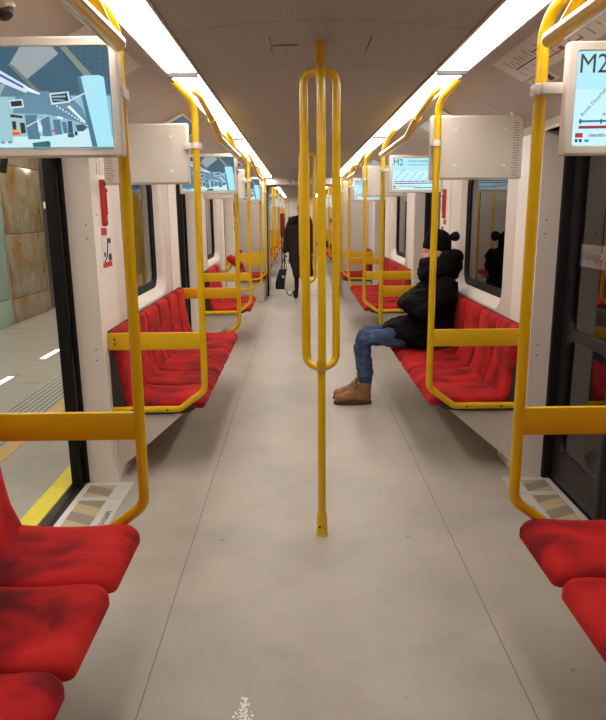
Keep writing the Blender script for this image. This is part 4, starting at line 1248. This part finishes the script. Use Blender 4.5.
def standing_person():
    X, Y = -.065, 11.62
    org = (X, Y, 0)
    spine = [(X, Y, .92, .13), (X, Y, 1.08, .115), (X, Y, 1.26, .13), (X, Y, 1.37, .09), (X + .02, Y + .015, 1.44, .05), (X + .045, Y + .025, 1.50, .05)]
    legs = [[(X, Y, .92, .13), (X + e * .09, Y, .84, .085), (X + e * .085, Y + .01, .48, .055), (X + e * .085, Y, .30, .055), (X + e * .085, Y - .01, .09, .04), (X + e * .09, Y + .02, .045, .036), (X + e * .10, Y + .13, .03, .028)] for e in (-1, 1)]
    arms = []; hands = []
    for e, wr in ((-1, (X - .275, Y + .01, .80)), (1, (X + .235, Y + .04, .80))):
        w = (*wr, .026)
        arms.append([(X, Y, 1.37, .09), (X + e * .165, Y, 1.34, .058), (X + e * .225, Y - .01, 1.07, .044), w])
        for k in range(4):
            dy = -.028 + k * .018; L = (.07, .078, .074, .058)[k]
            hands.append([w, (wr[0] + e * .004, wr[1] + dy, wr[2] - .06, .0105), (wr[0] + e * .006, wr[1] + dy * 1.05, wr[2] - .06 - L * .45, .0095), (wr[0] - e * .018, wr[1] + dy, wr[2] - .06 - L * .75, .0085), (wr[0] - e * .03, wr[1] + dy, wr[2] - .06 - L * .5, .008)])
        hands.append([w, (wr[0] - e * .02, wr[1] + .03, wr[2] - .035, .012), (wr[0] - e * .028, wr[1] + .03, wr[2] - .07, .0095)])
    bm = skin_bm([spine] + legs + arms + hands, 0, 2)
    hX = X
    X = X + .05
    ellipsoid(bm, (X, Y + .02, 1.565), (.076, .095, .105)); ellipsoid(bm, (X, Y + .06, 1.51), (.055, .055, .07)); ellipsoid(bm, (X, Y + .122, 1.54), (.013, .02, .018)); ellipsoid(bm, (X, Y + .108, 1.50), (.024, .012, .012))
    for e in (-1, 1): ellipsoid(bm, (X + e * .078, Y + .015, 1.55), (.010, .02, .03))
    bm = remesh(bm, .0075, 3)
    P = obj('person', bm, 'skin', None, origin=org, sharp=180)
    tag(P, 'person seen from behind in a long dark coat, standing at the passage holding bags', 'person', 'people in the train')
    for e in (-1, 1):
        b = B(); ellipsoid(b, (X + e * .03, Y + .108, 1.575), (.011, .008, .007)); obj('eye', b, 'eye', P, origin=org)
    b = B(); ellipsoid(b, (X, Y + .005, 1.585), (.094, .105, .105)); ellipsoid(b, (X, Y - .045, 1.50), (.085, .06, .11)); b = remesh(b, .010, 3); wrinkle(b, .008, 30, (1, 1, .3)); obj('hair', b, 'hair', P, origin=org, sharp=180)
    X = hX
    # coat: lofted skirt and torso, sleeves joined in
    b = skin_bm([[(x, y, z, r + .022) for x, y, z, r in a] for a in arms], 0, 2)
    loops = []
    for z, rx, ry in ((.40, .225, .165), (.43, .228, .168), (.60, .215, .155), (.80, .205, .15), (.95, .195, .14), (1.10, .178, .128), (1.25, .195, .135), (1.34, .185, .115), (1.40, .11, .09), (1.43, .07, .07)):
        loops.append([(X + rx * math.cos(2 * math.pi * k / 28), Y + ry * math.sin(2 * math.pi * k / 28), z) for k in range(28)])
    loft(b, loops); b = remesh(b, .013, 3); wrinkle(b, .014, 10, (1, 1, .35), 2)
    obj('coat', b, 'coat', P, origin=org, sharp=180)
    b = B()
    for k in range(18):
        a = 2 * math.pi * k / 18
        ellipsoid(b, (X + .155 * math.cos(a), Y - .01 + .12 * math.sin(a), 1.405 + .02 * math.sin(a * 3) - .03 * abs(math.cos(a))), (.05, .05, .042))
    ellipsoid(b, (X, Y - .07, 1.37), (.13, .06, .09))
    b = remesh(b, .011, 2); wrinkle(b, .03, 40, (1, 1, 1), 9); obj('fur_collar', b, 'fur', P, origin=org, sharp=180)
    b = skin_bm([[(x, y, z, r + .012) for x, y, z, r in lg[1:5]] for lg in legs], 0, 2); b = remesh(b, .012, 2); obj('trousers', b, 'black', P, origin=org, sharp=180)
    for e in (-1, 1):
        b = B(); xx = X + e * .087
        ellipsoid(b, (xx, Y + .02, .06), (.045, .07, .055)); ellipsoid(b, (xx + e * .008, Y + .11, .045), (.042, .075, .038))
        loft(b, [[(xx + .058 * q * math.cos(2 * math.pi * k / 18), Y - .01 + .058 * q * math.sin(2 * math.pi * k / 18), z) for k in range(18)] for z, q in ((.05, .8), (.12, .85), (.22, 1.0), (.30, 1.05))])
        for v in b.verts: v.co.z = max(v.co.z, .004)
        b = remesh(b, .008, 2); obj('boot', b, 'black', P, origin=org, sharp=180)
    # glove on the carrying hand
    for e, (wx, wy, wz) in ((-1, (X - .275, Y + .01, .80)),):
        gl = []
        w = (wx, wy, wz, .030)
        for k in range(4):
            dy = -.028 + k * .018; L = (.07, .078, .074, .058)[k]
            gl.append([w, (wx + e * .004, wy + dy, wz - .06, .0125), (wx + e * .006, wy + dy * 1.05, wz - .06 - L * .45, .0115), (wx - e * .018, wy + dy, wz - .06 - L * .75, .0105), (wx - e * .03, wy + dy, wz - .06 - L * .5, .010)])
        gl.append([w, (wx - e * .02, wy + .03, wz - .035, .014), (wx - e * .028, wy + .03, wz - .07, .0115)])
        b = skin_bm(gl, 0, 2); obj('glove', b, 'black', P, origin=org, sharp=180)
    return (X - .275, Y + .01, .735)
hx, hy, hz = standing_person()
# black handbag
root = thing('handbag', 'black handbag hanging from the hand of the person in the long dark coat', 'handbag', (hx - .03, hy - .02, .18))
b = B(); 
loft(b, [[(x, y, z) for x, y in rr(-a, a, -d, d, .03, 5)] for z, a, d in ((.0, .125, .055), (.012, .14, .065), (.10, .142, .066), (.22, .115, .045), (.335, .075, .022), (.35, .06, .014))]); obj('bag_body', b, 'bag_black', root)
for e in (-1, 1):
    b = B(); tube(b, [(-.05, e * .014, .33), (.0, e * .016, .50), (.03 , 0.02, hz - .18 - .012 + .006 * e), (.045, e * .016, .50), (.062, e * .014, .33)], .006, 8, fillet=.05); obj('handle', b, 'bag_black', root)
b = B(); box(b, (-.022, -.068, .20), (.022, -.05, .245), .004); obj('clasp', b, 'steel', root)
b = B(); tube(b, [(.06, .0, .04), (.06, -.01, -.08), (.13, -.015, -.135), (.18, -.01, -.02), (.14, .0, .05)], .007, 8, fillet=.06); obj('strap', b, 'bag_black', root)
# white shopping bag
root = thing('shopping_bag', 'white shopping bag hanging behind the black handbag', 'bag', (hx + .085, hy - .125, .16))
b = B(); loft(b, [[(x, y, z) for x, y in rr(-a, a, -d, d, .012, 4)] for z, a, d in ((.0, .085, .04), (.01, .09, .045), (.2, .082, .042), (.34, .05, .02), (.44, .022, .012), (.47, .014, .01))]); wrinkle(b, .012, 16); obj('bag_body', b, 'bag_white', root)
b = B(); tube(b, [(-.012, 0, .46), (-.085, .115, hz - .165), (-.07, .11, hz - .16), (.012, 0, .46)], .005, 8, fillet=.02); obj('handle', b, 'bag_white', root)

# tall red backrest panel in the far car
b = B(); box(b, (-.58, 18.02, .86), (-.455, 18.10, 1.50), .03, seg=3)
tag(obj('red_partition', b, 'dark_red'), 'tall dark red panel standing on the left deep in the far car', 'panel')
b = B(); 
for x in (-.55, -.49): box(b, (x - .015, 18.045, .0), (x + .015, 18.075, .88), .004)
obj('stand', b, 'dark_shell', bpy.data.objects['red_partition'])

# ------------------------------------------------------------------ light outside and world
def area(name, loc, sx, sy, power, col, rot=(0, 0, 0)):
    l = bpy.data.lights.new(name, 'AREA'); l.shape = 'RECTANGLE'; l.size = sx; l.size_y = sy; l.energy = power; l.color = col
    o = bpy.data.objects.new(name, l); COL.objects.link(o); o.location = loc; o.rotation_euler = rot
    return o
for k, y in enumerate((1.5, 6.0, 10.5, 15.0)):
    area('station_lamp', (-3.0, y, 3.15), .5, 3.2, 44, (1.0, .95, .85))
w = bpy.data.worlds.new('world'); S.world = w; w.use_nodes = True
w.node_tree.nodes['Background'].inputs['Color'].default_value = (0.02, 0.02, 0.022, 1)
w.node_tree.nodes['Background'].inputs['Strength'].default_value = 0.3

S.view_settings.view_transform = 'Standard'; S.view_settings.look = 'None'; S.view_settings.gamma = 1.0
S.view_settings.use_curve_mapping = False
S.view_settings.exposure = 0.45
S.cycles.max_bounces = 10; S.cycles.transparent_max_bounces = 24; S.cycles.diffuse_bounces = 5; S.cycles.glossy_bounces = 5
S.cycles.use_denoising = True
S.cycles.sample_clamp_indirect = 6.0
